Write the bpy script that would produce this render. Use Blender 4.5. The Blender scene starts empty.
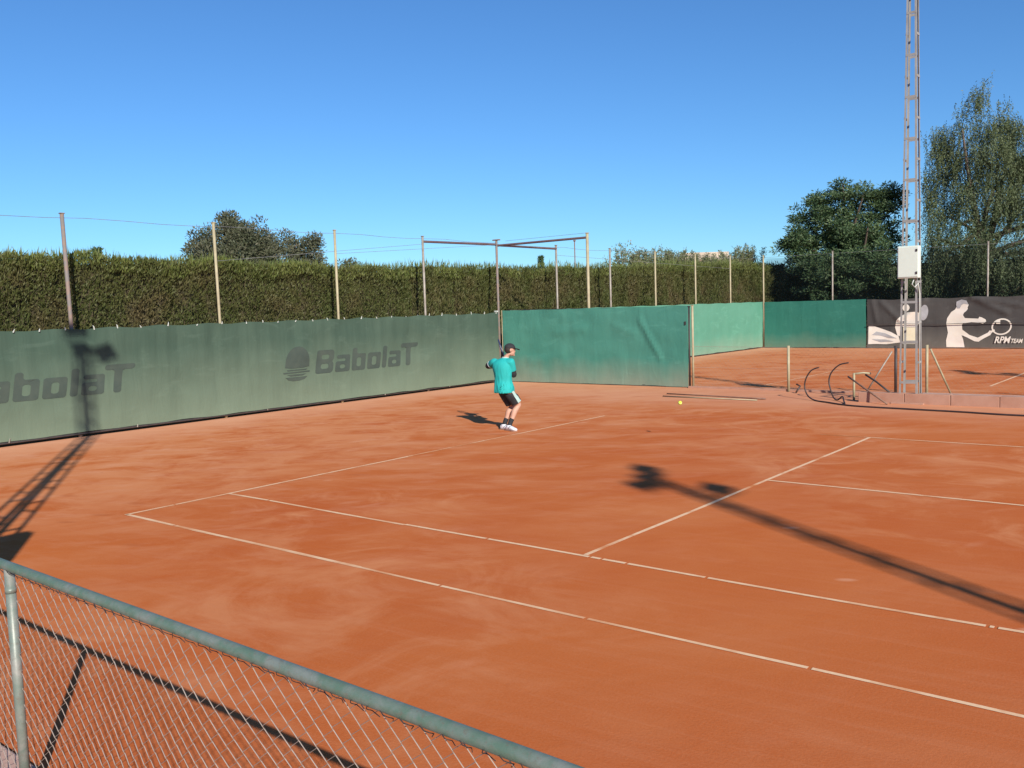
import bpy, bmesh, math, random
import numpy as np
from mathutils import Vector, Matrix, noise
R = math.radians
random.seed(7)
rng = np.random.default_rng(7)
scene = bpy.context.scene
COL = scene.collection

# ------------------------------------------------------------------ materials
def nodes(name):
    m = bpy.data.materials.new(name); m.use_nodes = True
    nt = m.node_tree; b = nt.nodes['Principled BSDF']
    return m, nt, b
def N(nt, t, **kw):
    n = nt.nodes.new(t)
    for k, v in kw.items():
        if k in n.inputs.keys() if hasattr(n.inputs, 'keys') else False: n.inputs[k].default_value = v
        else: setattr(n, k, v)
    return n
def L(nt, a, b): nt.links.new(a, b)
def c4(c): return (c[0], c[1], c[2], 1)
def coords(nt, scale=(1, 1, 1), rot=(0, 0, 0), loc=(0, 0, 0)):
    g = N(nt, 'ShaderNodeNewGeometry'); mp = N(nt, 'ShaderNodeMapping')
    mp.inputs['Scale'].default_value = scale; mp.inputs['Rotation'].default_value = rot; mp.inputs['Location'].default_value = loc
    L(nt, g.outputs['Position'], mp.inputs['Vector']); return mp.outputs['Vector']
def ocoords(nt, scale=(1, 1, 1)):
    g = N(nt, 'ShaderNodeTexCoord'); mp = N(nt, 'ShaderNodeMapping')
    mp.inputs['Scale'].default_value = scale
    L(nt, g.outputs['Object'], mp.inputs['Vector']); return mp.outputs['Vector']
def fnoise(nt, vec, scale, detail=4, rough=.55, dist=0):
    n = N(nt, 'ShaderNodeTexNoise')
    n.inputs['Scale'].default_value = scale; n.inputs['Detail'].default_value = detail
    n.inputs['Roughness'].default_value = rough; n.inputs['Distortion'].default_value = dist
    L(nt, vec, n.inputs['Vector']); return n.outputs['Fac']
def ramp(nt, fac, lo, hi, a=0., b=1.):
    n = N(nt, 'ShaderNodeMapRange'); n.clamp = True
    n.inputs['From Min'].default_value = lo; n.inputs['From Max'].default_value = hi
    n.inputs['To Min'].default_value = a; n.inputs['To Max'].default_value = b
    L(nt, fac, n.inputs['Value']); return n.outputs['Result']
def math_(nt, op, a, b=None):
    n = N(nt, 'ShaderNodeMath', operation=op)
    for i, v in enumerate((a, b)):
        if v is None: continue
        if isinstance(v, (int, float)): n.inputs[i].default_value = v
        else: L(nt, v, n.inputs[i])
    return n.outputs[0]
def mix(nt, fac, a, b):
    n = N(nt, 'ShaderNodeMix', data_type='RGBA')
    if isinstance(fac, (int, float)): n.inputs[0].default_value = fac
    else: L(nt, fac, n.inputs[0])
    for i, v in ((6, a), (7, b)):
        if isinstance(v, tuple): n.inputs[i].default_value = c4(v)
        else: L(nt, v, n.inputs[i])
    return n.outputs[2]
def bump(nt, b, h, strength=.3, dist=.01):
    n = N(nt, 'ShaderNodeBump'); n.inputs['Strength'].default_value = strength; n.inputs['Distance'].default_value = dist
    L(nt, h, n.inputs['Height']); L(nt, n.outputs['Normal'], b.inputs['Normal'])

def mat(name, col, rough=.6, col2=None, scale=8, lo=.35, hi=.7, metal=0, bmp=0, bscale=40, spec=.5, dist=0):
    m, nt, b = nodes(name)
    b.inputs['Roughness'].default_value = rough; b.inputs['Metallic'].default_value = metal
    b.inputs['Specular IOR Level'].default_value = spec
    v = ocoords(nt)
    if col2 is None: col2 = tuple(x * .82 for x in col)
    f = ramp(nt, fnoise(nt, v, scale, 5, .6, dist), lo, hi)
    L(nt, mix(nt, f, col, col2), b.inputs['Base Color'])
    if bmp: bump(nt, b, fnoise(nt, v, bscale, 3), bmp, .004)
    return m

def clay_mat():
    m, nt, b = nodes('clay')
    b.inputs['Roughness'].default_value = .95; b.inputs['Specular IOR Level'].default_value = .15
    v = coords(nt)
    sep = N(nt, 'ShaderNodeSeparateXYZ'); L(nt, v, sep.inputs[0])
    X, Y = sep.outputs[0], sep.outputs[1]
    deep, mid, pale, dust = (.475, .098, .015), (.53, .138, .026), (.63, .245, .098), (.70, .355, .21)
    big = ramp(nt, fnoise(nt, v, .22, 5, .6, .6), .36, .66)
    col = mix(nt, big, deep, mid)
    # sweeping marks, stretched along the drag direction
    def stretch(ang, ratio):
        g = N(nt, 'ShaderNodeMapping'); g.inputs['Rotation'].default_value = (0, 0, R(-ang)); L(nt, v, g.inputs['Vector'])
        h = N(nt, 'ShaderNodeMapping'); h.inputs['Scale'].default_value = (ratio, 1, 1); L(nt, g.outputs['Vector'], h.inputs['Vector']); return h.outputs['Vector']
    st = stretch(36, .42)
    s1 = ramp(nt, fnoise(nt, st, 1.1, 6, .65, .8), .44, .66)
    # the swept back court is dustier than the area by the net
    far = ramp(nt, math_(nt, 'ADD', math_(nt, 'MULTIPLY', X, -1.0), math_(nt, 'MULTIPLY', Y, .45)), -6., 8.)
    col = mix(nt, math_(nt, 'MULTIPLY', s1, math_(nt, 'ADD', math_(nt, 'MULTIPLY', far, .80), .14)), col, pale)
    # curved brush swirls and scuffs
    w = ramp(nt, fnoise(nt, v, .7, 7, .66, 1.3), .47, .64)
    pm = ramp(nt, fnoise(nt, coords(nt, loc=(5, 3, 0)), .16, 3, .5, .5), .40, .56)
    col = mix(nt, math_(nt, 'MULTIPLY', math_(nt, 'MULTIPLY', w, pm), .8), col, pale)
    # loose pale clay left of the baseline corner
    lp = ramp(nt, math_(nt, 'ADD', X, math_(nt, 'MULTIPLY', fnoise(nt, v, .8, 5, .6, .8), 5.0)), 1.0, 3.6, 1, 0)
    col = mix(nt, math_(nt, 'MULTIPLY', math_(nt, 'MULTIPLY', lp, ramp(nt, fnoise(nt, v, 1.1, 6, .65, .8), .40, .58)), .75), col, pale)
    # darker, redder clay towards the near right
    red_near = ramp(nt, math_(nt, 'ADD', math_(nt, 'SUBTRACT', X, math_(nt, 'MULTIPLY', Y, 1.1)), math_(nt, 'MULTIPLY', fnoise(nt, v, .3, 4), 3.0)), 5.0, 11.5)
    col = mix(nt, math_(nt, 'MULTIPLY', red_near, .55), col, (.42, .095, .025))
    # fine streaks of loose grit
    s2 = ramp(nt, fnoise(nt, stretch(42, .4), 2.6, 6, .7, .4), .5, .78)
    col = mix(nt, math_(nt, 'MULTIPLY', s2, math_(nt, 'ADD', math_(nt, 'MULTIPLY', far, .65), .08)), col, dust)
    # dust gathered at the foot of the back fence and beside the side fence
    fb = ramp(nt, math_(nt, 'ADD', X, math_(nt, 'MULTIPLY', fnoise(nt, v, .9, 3), 1.6)), -6.9, -4.6, 1, 0)
    col = mix(nt, math_(nt, 'MULTIPLY', fb, .9), col, dust)
    fs = math_(nt, 'MULTIPLY', ramp(nt, math_(nt, 'ADD', Y, math_(nt, 'MULTIPLY', fnoise(nt, v, .8, 3), 1.5)), 12.6, 15.0), ramp(nt, Y, 16.6, 17.4, 1, 0))
    col = mix(nt, math_(nt, 'MULTIPLY', fs, .55), col, dust)
    # pale apron at the far end of the next court
    fe = ramp(nt, Y, 30., 35.6)
    col = mix(nt, math_(nt, 'MULTIPLY', fe, .35), col, dust)
    # skid marks, ball marks and footprints, thickest round the baseline
    def marks(scale, ang, ratio, lo, hi, seed):
        g = N(nt, 'ShaderNodeMapping'); g.inputs['Location'].default_value = (seed, seed * 2, 0); L(nt, stretch(ang, ratio), g.inputs['Vector'])
        nz = N(nt, 'ShaderNodeTexNoise'); nz.inputs['Scale'].default_value = 1.5; L(nt, g.outputs['Vector'], nz.inputs['Vector'])
        ad = N(nt, 'ShaderNodeMix', data_type='VECTOR'); ad.inputs[0].default_value = .22; L(nt, g.outputs['Vector'], ad.inputs[4]); L(nt, nz.outputs['Color'], ad.inputs[5])
        vo = N(nt, 'ShaderNodeTexVoronoi'); vo.inputs['Scale'].default_value = scale; L(nt, ad.outputs[1], vo.inputs['Vector'])
        return ramp(nt, vo.outputs['Distance'], lo, hi, 1, 0)
    play = math_(nt, 'MULTIPLY', ramp(nt, math_(nt, 'ABSOLUTE', X), .5, 4.5, 1, .25), ramp(nt, fnoise(nt, v, .5, 4), .40, .62))
    col = mix(nt, math_(nt, 'MULTIPLY', math_(nt, 'MULTIPLY', marks(2.6, 20, .35, .05, .16, 3), play), .55), col, (.33, .075, .018))
    col = mix(nt, math_(nt, 'MULTIPLY', math_(nt, 'MULTIPLY', marks(2.0, 75, .4, .04, .13, 7), play), .6), col, dust)
    col = mix(nt, math_(nt, 'MULTIPLY', marks(1.1, 35, .6, .02, .06, 11), .5), col, dust)
    # fine parallel drag brush lines
    dl = fnoise(nt, stretch(4, .03), 9, 4, .7)
    col = mix(nt, math_(nt, 'MULTIPLY', ramp(nt, dl, .5, .72), .09), col, dust)
    # dark footprints and pits
    pit = ramp(nt, fnoise(nt, v, 5.5, 4, .7, .4), .66, .76)
    col = mix(nt, math_(nt, 'MULTIPLY', pit, .30), col, (.30, .075, .025))
    gr = fnoise(nt, v, 60, 3, .7)
    col = mix(nt, ramp(nt, gr, .35, .7, 0, .22), col, (.58, .24, .11))
    L(nt, col, b.inputs['Base Color'])
    bump(nt, b, math_(nt, 'ADD', math_(nt, 'MULTIPLY', fnoise(nt, v, 2.2, 6, .7, .5), 1.4), math_(nt, 'MULTIPLY', gr, .5)), .28, .012)
    return m

def line_mat(name, wear):
    m, nt, b = nodes(name)
    b.inputs['Roughness'].default_value = .8; b.inputs['Specular IOR Level'].default_value = .2
    v = coords(nt)
    f = ramp(nt, fnoise(nt, v, 1.3, 5, .65, .3), wear[0], wear[1])
    f2 = ramp(nt, fnoise(nt, v, 14, 4, .7), .4, .75, 0, .35)
    f = math_(nt, 'MAXIMUM', f, f2)
    L(nt, mix(nt, f, (.80, .55, .33), (.58, .20, .060)), b.inputs['Base Color'])
    return m

def leaf_mat(name, a, b_, c, rough=.55, trans=.25, nscale=.6, dry=None, dry_z=None):
    m, nt, b = nodes(name)
    at = N(nt, 'ShaderNodeAttribute', attribute_name='rnd')
    v = coords(nt)
    col = mix(nt, ramp(nt, fnoise(nt, v, nscale, 4, .6), .35, .65), a, b_)
    col = mix(nt, ramp(nt, at.outputs['Fac'], .45, 1.0, 0, .85), col, c)
    if dry:
        f = ramp(nt, fnoise(nt, v, .9, 5, .65, .4), .47, .63)
        if dry_z:
            sep = N(nt, 'ShaderNodeSeparateXYZ'); L(nt, v, sep.inputs[0])
            f = math_(nt, 'MULTIPLY', f, ramp(nt, sep.outputs[2], dry_z[0], dry_z[1], 1, .12))
        col = mix(nt, math_(nt, 'MULTIPLY', f, .65), col, dry)
    L(nt, col, b.inputs['Base Color'])
    b.inputs['Roughness'].default_value = rough; b.inputs['Specular IOR Level'].default_value = .3
    if trans:
        t = N(nt, 'ShaderNodeBsdfTranslucent'); L(nt, col, t.inputs['Color'])
        mx = N(nt, 'ShaderNodeMixShader'); mx.inputs[0].default_value = trans
        out = nt.nodes['Material Output']
        L(nt, b.outputs[0], mx.inputs[1]); L(nt, t.outputs[0], mx.inputs[2]); L(nt, mx.outputs[0], out.inputs['Surface'])
    return m

def fabric_mat(name, col, col2, dust=None, dust_z=(.0, .9), dust_amt=.6, vstripe=0., trans=.15):
    m, nt, b = nodes(name)
    b.inputs['Roughness'].default_value = .85; b.inputs['Specular IOR Level'].default_value = .2
    v = coords(nt)
    f = ramp(nt, fnoise(nt, v, .55, 5, .6, .5), .35, .68)
    c = mix(nt, f, col, col2)
    if vstripe:
        f = ramp(nt, fnoise(nt, coords(nt, (1.6, 1.6, .06)), 1.5, 4, .65), .42, .66)
        c = mix(nt, math_(nt, 'MULTIPLY', f, vstripe), c, tuple(x * .72 for x in col))
    c = mix(nt, ramp(nt, fnoise(nt, coords(nt, (1, 1, 3)), 1.2, 5, .7, .6), .55, .72, 0, .35), c, tuple(min(1, x * 1.35 + .02) for x in col2))
    if dust:
        sep = N(nt, 'ShaderNodeSeparateXYZ'); L(nt, v, sep.inputs[0])
        z = math_(nt, 'ADD', sep.outputs[2], math_(nt, 'MULTIPLY', fnoise(nt, coords(nt, (1, 1, .5)), 1.1, 4), .7))
        f = ramp(nt, z, dust_z[0] + .35, dust_z[1] + .35, dust_amt, 0)
        c = mix(nt, f, c, dust)
    L(nt, c, b.inputs['Base Color'])
    w = fnoise(nt, coords(nt, (1, 1, .35)), 3.0, 5, .6, .6)
    bump(nt, b, w, .35, .05)
    if trans:
        t = N(nt, 'ShaderNodeBsdfTranslucent'); L(nt, c, t.inputs['Color'])
        mx = N(nt, 'ShaderNodeMixShader'); mx.inputs[0].default_value = trans
        out = nt.nodes['Material Output']
        L(nt, b.outputs[0], mx.inputs[1]); L(nt, t.outputs[0], mx.inputs[2]); L(nt, mx.outputs[0], out.inputs['Surface'])
    return m

def net_mat(name, col, open_):
    m, nt, b = nodes(name)
    v = coords(nt)
    L(nt, mix(nt, ramp(nt, fnoise(nt, v, 1.2, 4), .35, .7), col, tuple(x * 1.6 for x in col)), b.inputs['Base Color'])
    b.inputs['Roughness'].default_value = .9; b.inputs['Specular IOR Level'].default_value = .1
    tr = N(nt, 'ShaderNodeBsdfTransparent'); mx = N(nt, 'ShaderNodeMixShader')
    L(nt, ramp(nt, fnoise(nt, v, .5, 3), .3, .7, open_ - .12, open_ + .12), mx.inputs[0])
    L(nt, b.outputs[0], mx.inputs[1]); L(nt, tr.outputs[0], mx.inputs[2])
    L(nt, mx.outputs[0], nt.nodes['Material Output'].inputs['Surface'])
    return m

def worn_paint(name, paint, bare, scale=14, lo=.45, hi=.62, rough=.45):
    m, nt, b = nodes(name)
    v = coords(nt)
    f = ramp(nt, fnoise(nt, v, scale, 6, .65, .4), lo, hi)
    f2 = ramp(nt, fnoise(nt, v, scale * 5, 4, .7), .55, .66)
    c = mix(nt, f, paint, bare)
    c = mix(nt, math_(nt, 'MULTIPLY', f2, .5), c, (.16, .13, .10))
    L(nt, c, b.inputs['Base Color'])
    b.inputs['Roughness'].default_value = rough; b.inputs['Metallic'].default_value = .15
    bump(nt, b, fnoise(nt, v, 90, 3), .25, .002)
    return m

M = {}
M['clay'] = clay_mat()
M['line'] = line_mat('line_tape', (.52, .70))
M['line_worn'] = line_mat('line_tape_worn', (.40, .72))
M['line_buried'] = line_mat('line_tape_buried', (.34, .62))
M['earth'] = mat('earth', (.22, .15, .09), .95, (.16, .13, .07), .3, bmp=.3, bscale=6)
M['concrete'] = mat('pink_concrete', (.43, .24, .165), .9, (.36, .18, .115), 3, bmp=.4, bscale=30)
M['pinkslab'] = mat('pale_slab', (.52, .36, .29), .9, (.44, .25, .18), 4, bmp=.4, bscale=40)
M['galv'] = mat('galvanised', (.50, .47, .42), .55, (.34, .29, .24), 5, metal=.35, bmp=.15)
M['steel'] = mat('painted_steel', (.33, .325, .305), .6, (.25, .235, .21), 4, metal=.1, bmp=.1)
M['post'] = mat('post_grey', (.34, .31, .26), .6, (.22, .18, .14), 7, metal=.2)
M['cream'] = mat('cream_paint', (.40, .35, .21), .6, (.30, .25, .155), 6)
M['rust'] = mat('rusty_steel', (.26, .15, .10), .8, (.16, .085, .06), 9, bmp=.3)
M['beam'] = mat('beam_purple_rust', (.10, .06, .075), .7, (.14, .09, .08), 6)
M['rustpost'] = mat('rust_post', (.23, .165, .13), .75, (.18, .16, .145), 9, lo=.45, hi=.55)
M['dark'] = mat('dark_metal', (.035, .03, .03), .6, (.06, .045, .04), 8)
M['hose'] = mat('black_hose', (.022, .018, .02), .5, (.06, .035, .025), 6)
M['wire'] = mat('zinc_wire', (.40, .33, .27), .55, (.30, .235, .19), 20, metal=.3)
M['thinwire'] = mat('dark_wire', (.12, .13, .13), .6, (.2, .2, .2), 6)
M['rail'] = worn_paint('worn_green_paint', (.11, .175, .125), (.20, .225, .195), 10, .42, .66)
M['railpost'] = worn_paint('worn_green_post', (.165, .20, .165), (.27, .265, .23), 7, .42, .62)
M['tie'] = mat('tie_white', (.55, .58, .52), .7)
M['tiedark'] = mat('tie_dark', (.03, .03, .03), .7)
M['scr_grey'] = fabric_mat('faded_green_screen', (.062, .108, .078), (.082, .128, .092), (.22, .275, .19), (.0, 1.7), .70, .6)
M['scr_teal'] = fabric_mat('teal_screen', (.066, .245, .185), (.088, .28, .21), (.27, .30, .22), (.05, .75), .78, .12)
M['scr_pale'] = fabric_mat('pale_teal_screen', (.110, .315, .215), (.135, .35, .245), (.34, .38, .27), (.0, .8), .45, .10)
M['scr_dark'] = fabric_mat('deep_teal_screen', (.032, .175, .130), (.044, .20, .148), (.20, .26, .18), (.0, .7), .6, .12)
M['banner'] = fabric_mat('charcoal_banner', (.062, .058, .055), (.082, .078, .072), (.22, .20, .16), (.0, .9), .45, .10, .05)
M['print'] = mat('dark_print', (.040, .060, .048), .85, (.058, .078, .060), 3)
M['white_print'] = mat('white_print', (.74, .70, .62), .8, (.66, .60, .48), 1.2)
M['grey_print'] = mat('grey_print', (.42, .42, .42), .8, (.3, .3, .3), 3)
M['yellow_print'] = mat('cream_print', (.72, .66, .46), .8, (.62, .58, .42), 2)
M['net'] = net_mat('dark_netting', (.006, .010, .010), .70)
M['cabinet'] = mat('cabinet_paint', (.66, .72, .62), .45, (.60, .65, .56), 3)
M['cabinet2'] = mat('cabinet_seam', (.30, .33, .28), .5)
M['lamp'] = mat('lamp_housing', (.20, .21, .22), .5, metal=.3)
M['glass'] = mat('lamp_glass', (.5, .52, .55), .15)
M['bark'] = mat('bark', (.13, .095, .07), .9, (.08, .06, .045), 6, bmp=.6, bscale=15)
M['core'] = mat('hedge_twigs', (.050, .046, .020), .95, (.075, .056, .03), 5)
M['hedge'] = leaf_mat('hedge_leaf', (.080, .104, .028), (.110, .122, .038), (.16, .16, .06), trans=.35, nscale=.8, dry=(.17, .118, .062), dry_z=(2.6, 3.7))
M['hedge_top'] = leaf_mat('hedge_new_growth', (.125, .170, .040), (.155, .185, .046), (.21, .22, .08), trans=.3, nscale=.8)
M['olive'] = leaf_mat('olive_leaf', (.075, .088, .045), (.10, .105, .058), (.16, .15, .095), trans=.15, nscale=.7)
M['darkleaf'] = leaf_mat('dark_leaf', (.044, .088, .040), (.070, .118, .046), (.135, .185, .08), trans=.15, nscale=.5)
M['pepper'] = leaf_mat('pepper_leaf', (.078, .112, .050), (.110, .142, .062), (.175, .205, .105), trans=.22, nscale=.45)
M['shrub'] = leaf_mat('shrub_leaf', (.17, .21, .075), (.21, .235, .10), (.46, .42, .28), trans=.45, nscale=1)
M['shade_hedge'] = leaf_mat('shade_dark_hedge_leaf', (.018, .030, .015), (.030, .042, .019), (.05, .065, .03), trans=.1, nscale=.7)  # leaf colour darkened to hold the shade under the trees
M['render'] = mat('house_render', (.54, .44, .34), .9, (.46, .37, .29), .8)
M['roof'] = mat('roof_tile', (.30, .16, .12), .9, (.22, .12, .09), 2, bmp=.5, bscale=4)
M['shutter'] = mat('shutter', (.10, .09, .08), .7)
M['skin'] = mat('skin', (.52, .30, .21), .55, (.46, .25, .17), 12, spec=.35)
M['shirt'] = mat('turquoise_cloth', (.010, .39, .36), .8, (.012, .33, .305), 5, bmp=.3, bscale=18)
M['black'] = mat('black_cloth', (.016, .016, .018), .85, (.026, .025, .027), 8)
M['white'] = mat('white_cloth', (.75, .76, .78), .7, (.66, .66, .68), 9)
M['mint'] = mat('pale_mint_cloth', (.38, .52, .47), .8)
M['hair'] = mat('hair', (.03, .02, .015), .7)
M['eye'] = mat('eye', (.03, .025, .02), .3)
M['racket'] = mat('racket_frame', (.02, .03, .07), .35, (.03, .04, .09), 10)
M['string'] = mat('racket_string', (.6, .6, .5), .5)
M['ball'] = mat('ball_felt', (.62, .72, .06), .9, (.55, .64, .05), 60, bmp=.5, bscale=150)
M['sole'] = mat('shoe_sole', (.35, .2, .13), .8)

# ------------------------------------------------------------------ mesh helpers
class MB:
    def __init__(s): s.v = []; s.f = []
    def add(s, vs, fs):
        o = len(s.v); s.v += [tuple(v) for v in vs]; s.f += [tuple(i + o for i in f) for f in fs]; return s
    def box(s, c, size, rot=None, bev=0):
        sx, sy, sz = (x / 2 for x in size)
        vs = [Vector((x * sx, y * sy, z * sz)) for x in (-1, 1) for y in (-1, 1) for z in (-1, 1)]
        if rot is not None: vs = [rot @ v for v in vs]
        c = Vector(c)
        return s.add([v + c for v in vs], [(0, 1, 3, 2), (4, 6, 7, 5), (0, 4, 5, 1), (2, 3, 7, 6), (0, 2, 6, 4), (1, 5, 7, 3)])
    def tube(s, pts, rad, n=8, cap=True):
        pts = [Vector(p) for p in pts]
        if not isinstance(rad, (list, tuple)): rad = [rad] * len(pts)
        vs, fs = [], []
        up = None
        for i, p in enumerate(pts):
            a = pts[max(i - 1, 0)]; b = pts[min(i + 1, len(pts) - 1)]
            t = (b - a).normalized()
            if up is None:
                up = Vector((0, 0, 1)) if abs(t.z) < .9 else Vector((1, 0, 0))
            x = t.cross(up).normalized(); y = x.cross(t).normalized(); up = y
            for k in range(n):
                an = 2 * math.pi * (k + .5) / n
                vs.append(p + (x * math.cos(an) + y * math.sin(an)) * rad[i])
        for i in range(len(pts) - 1):
            for k in range(n):
                k2 = (k + 1) % n
                fs.append((i * n + k, i * n + k2, (i + 1) * n + k2, (i + 1) * n + k))
        if cap:
            fs.append(tuple(range(n - 1, -1, -1))); fs.append(tuple((len(pts) - 1) * n + k for k in range(n)))
        return s.add(vs, fs)
    def loft(s, rings, n=16, sub=3):
        """rings: (centre, rx, ry, xdir, ydir) ellipses, smoothly interpolated"""
        rr = []
        for i in range(len(rings) - 1):
            p = [rings[max(i - 1, 0)], rings[i], rings[i + 1], rings[min(i + 2, len(rings) - 1)]]
            for j in range(sub):
                t = j / sub
                def cr(q):
                    return .5 * ((2 * q[1]) + (q[2] - q[0]) * t + (2 * q[0] - 5 * q[1] + 4 * q[2] - q[3]) * t * t + (3 * q[1] - q[0] - 3 * q[2] + q[3]) * t ** 3)
                rr.append([cr([Vector(x[k]) if k in (0, 3, 4) else x[k] for x in p]) for k in range(5)])
        rr.append([Vector(rings[-1][0]), rings[-1][1], rings[-1][2], Vector(rings[-1][3]), Vector(rings[-1][4])])
        vs, fs = [], []
        for c, rx, ry, xd, yd in rr:
            xd = xd.normalized(); yd = yd.normalized()
            for k in range(n):
                a = 2 * math.pi * k / n
                vs.append(c + xd * (rx * math.cos(a)) + yd * (ry * math.sin(a)))
        m = len(rr)
        for i in range(m - 1):
            for k in range(n):
                k2 = (k + 1) % n
                fs.append((i * n + k, i * n + k2, (i + 1) * n + k2, (i + 1) * n + k))
        fs.append(tuple(range(n - 1, -1, -1))); fs.append(tuple((m - 1) * n + k for k in range(n)))
        return s.add(vs, fs)
    def ball(s, c, r, n=12, sq=(1, 1, 1), rot=None):
        vs, fs = [], []
        c = Vector(c)
        for i in range(n + 1):
            th = math.pi * i / n
            for k in range(2 * n):
                ph = math.pi * k / n
                v = Vector((math.sin(th) * math.cos(ph) * sq[0], math.sin(th) * math.sin(ph) * sq[1], math.cos(th) * sq[2])) * r
                if rot is not None: v = rot @ v
                vs.append(c + v)
        for i in range(n):
            for k in range(2 * n):
                k2 = (k + 1) % (2 * n)
                fs.append((i * 2 * n + k, (i + 1) * 2 * n + k, (i + 1) * 2 * n + k2, i * 2 * n + k2))
        return s.add(vs, fs)
    def build(s, name, m, parent=None, smooth=False, bevel=0, remesh=0, smooth_it=0):
        me = bpy.data.meshes.new(name); me.from_pydata(s.v, [], s.f); me.update()
        if bevel or remesh:
            o = bpy.data.objects.new('tmp', me); COL.objects.link(o)
            if remesh:
                md = o.modifiers.new('r', 'REMESH'); md.mode = 'VOXEL'; md.voxel_size = remesh
                if smooth_it:
                    md = o.modifiers.new('s', 'SMOOTH'); md.iterations = smooth_it; md.factor = .5
            if bevel:
                md = o.modifiers.new('b', 'BEVEL'); md.width = bevel; md.segments = 2; md.limit_method = 'ANGLE'
            dg = bpy.context.evaluated_depsgraph_get()
            me2 = bpy.data.meshes.new_from_object(o.evaluated_get(dg)); me2.name = name
            bpy.data.objects.remove(o); bpy.data.meshes.remove(me); me = me2
        if smooth: me.polygons.foreach_set('use_smooth', [True] * len(me.polygons))
        me.materials.clear(); me.materials.append(m)
        return link(name, me, parent)

def link(name, me, parent=None):
    o = bpy.data.objects.new(name, me); COL.objects.link(o)
    if parent is not None: o.parent = parent
    return o
def thing(name, label, cat, loc=(0, 0, 0), rz=0, group=None):
    o = bpy.data.objects.new(name, None); COL.objects.link(o)
    o.location = loc; o.rotation_euler = (0, 0, rz); o.empty_display_size = .2
    o['label'] = label; o['category'] = cat
    if group: o['group'] = group
    return o
def tag(o, label, cat, group=None, kind=None):
    o['label'] = label; o['category'] = cat
    if group: o['group'] = group
    if kind: o['kind'] = kind
    return o
def struct(o): o['kind'] = 'structure'; return o
def copy_thing(root, loc, label, rz=None):
    r = root.copy(); COL.objects.link(r); r.location = loc; r['label'] = label
    if rz is not None: r.rotation_euler = (0, 0, rz)
    for ch in list(root.children):
        c = ch.copy(); COL.objects.link(c); c.parent = r
        for g in list(ch.children):
            d = g.copy(); COL.objects.link(d); d.parent = c
    return r
def quads_mesh(name, V, m, rnd=None):
    """V: (n,4,3) array of quads"""
    n = len(V); me = bpy.data.meshes.new(name)
    me.vertices.add(n * 4); me.vertices.foreach_set('co', np.ascontiguousarray(V, dtype=np.float32).ravel())
    me.loops.add(n * 4); me.loops.foreach_set('vertex_index', np.arange(n * 4, dtype=np.int32))
    me.polygons.add(n); me.polygons.foreach_set('loop_start', np.arange(0, n * 4, 4, dtype=np.int32))
    me.polygons.foreach_set('loop_total', np.full(n, 4, dtype=np.int32))
    a = me.attributes.new('rnd', 'FLOAT', 'FACE')
    a.data.foreach_set('value', (rng.random(n) if rnd is None else rnd).astype(np.float32))
    me.update(calc_edges=True); me.validate(); me.materials.append(m)
    return me
def unit(v): return v / np.maximum(np.linalg.norm(v, axis=-1, keepdims=True), 1e-9)
def leaves(P, D, length, width, jit=.5):
    """rhombic leaves rooted at P pointing along D"""
    n = len(P)
    D = unit(D + rng.normal(0, jit, (n, 3)))
    S = unit(np.cross(D, rng.normal(0, 1, (n, 3))))
    l = (np.asarray(length) * rng.uniform(.6, 1.3, n))[:, None]; w = (width * rng.uniform(.6, 1.3, n))[:, None]
    a = P; c = P + D * l; mid = P + D * l * .45
    return np.stack([a, mid + S * w * .5, c, mid - S * w * .5], axis=1)

# ------------------------------------------------------------------ ground
def sheet(name, x0, x1, y0, y1, z, m, nx=1, ny=1):
    mb = MB()
    vs = [(x0 + (x1 - x0) * i / nx, y0 + (y1 - y0) * j / ny, z) for i in range(nx + 1) for j in range(ny + 1)]
    fs = [(i * (ny + 1) + j, (i + 1) * (ny + 1) + j, (i + 1) * (ny + 1) + j + 1, i * (ny + 1) + j + 1) for i in range(nx) for j in range(ny)]
    return struct(mb.add(vs, fs).build(name, m))
sheet('ground', -900, 900, -900, 900, -.03, M['earth'])
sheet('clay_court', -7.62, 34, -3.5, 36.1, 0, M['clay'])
slab = MB().box((10, -8.5, .02), (60, 10.1, .12)).build('pavement', M['pinkslab'], bevel=.012); struct(slab)

def court_line(a, b, m, w=.05, gaps=0, seed=0):
    rd = random.Random(seed)
    a = Vector(a).to_3d(); b = Vector(b).to_3d(); d = b - a; Ln = d.length; d.normalize(); s = Vector((-d.y, d.x, 0))
    cuts = sorted(rd.uniform(.03, .97) * Ln for _ in range(gaps)); t0 = 0; mb = MB()
    segs = []
    for c in cuts + [Ln + .012]:
        if c - .012 > t0: segs.append((t0, c - .012))
        t0 = c + .012
    for p, q in segs:
        n = max(2, int((q - p) / .4)); row = []
        for i in range(n + 1):
            t = p + (q - p) * i / n
            off = .012 * noise.noise(Vector((t * .5, seed * 3.1, 0))) * 2; ww = w * (1 + .25 * noise.noise(Vector((t * 1.7, seed, 5))))
            o = a + d * t + s * off
            row.append((o + s * ww / 2, o - s * ww / 2))
        vs = [(v.x, v.y, .004) for r in row for v in r]
        mb.add(vs, [(2 * i, 2 * i + 1, 2 * i + 3, 2 * i + 2) for i in range(n)])
    o = mb.build('court_line', m); struct(o); return o
court_line((0, 1.37), (0, 4.6), M['line'], .05, 0, 1)
court_line((0, 4.6), (0, 7.2), M['line_buried'], .045, 0, 21)
court_line((0, -.02), (0, 1.37), M['line_worn'], .05, 1, 11)
court_line((0, 7.2), (0, 10.3), M['line'], .042, 0, 2)
court_line((0, 0), (4.0, 0), M['line_worn'], .05, 1, 3)
court_line((4.0, 0), (7.6, 0), M['line_worn'], .036, 3, 13)
court_line((7.6, 0), (11.9, 0), M['line'], .036, 7, 23)
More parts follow.
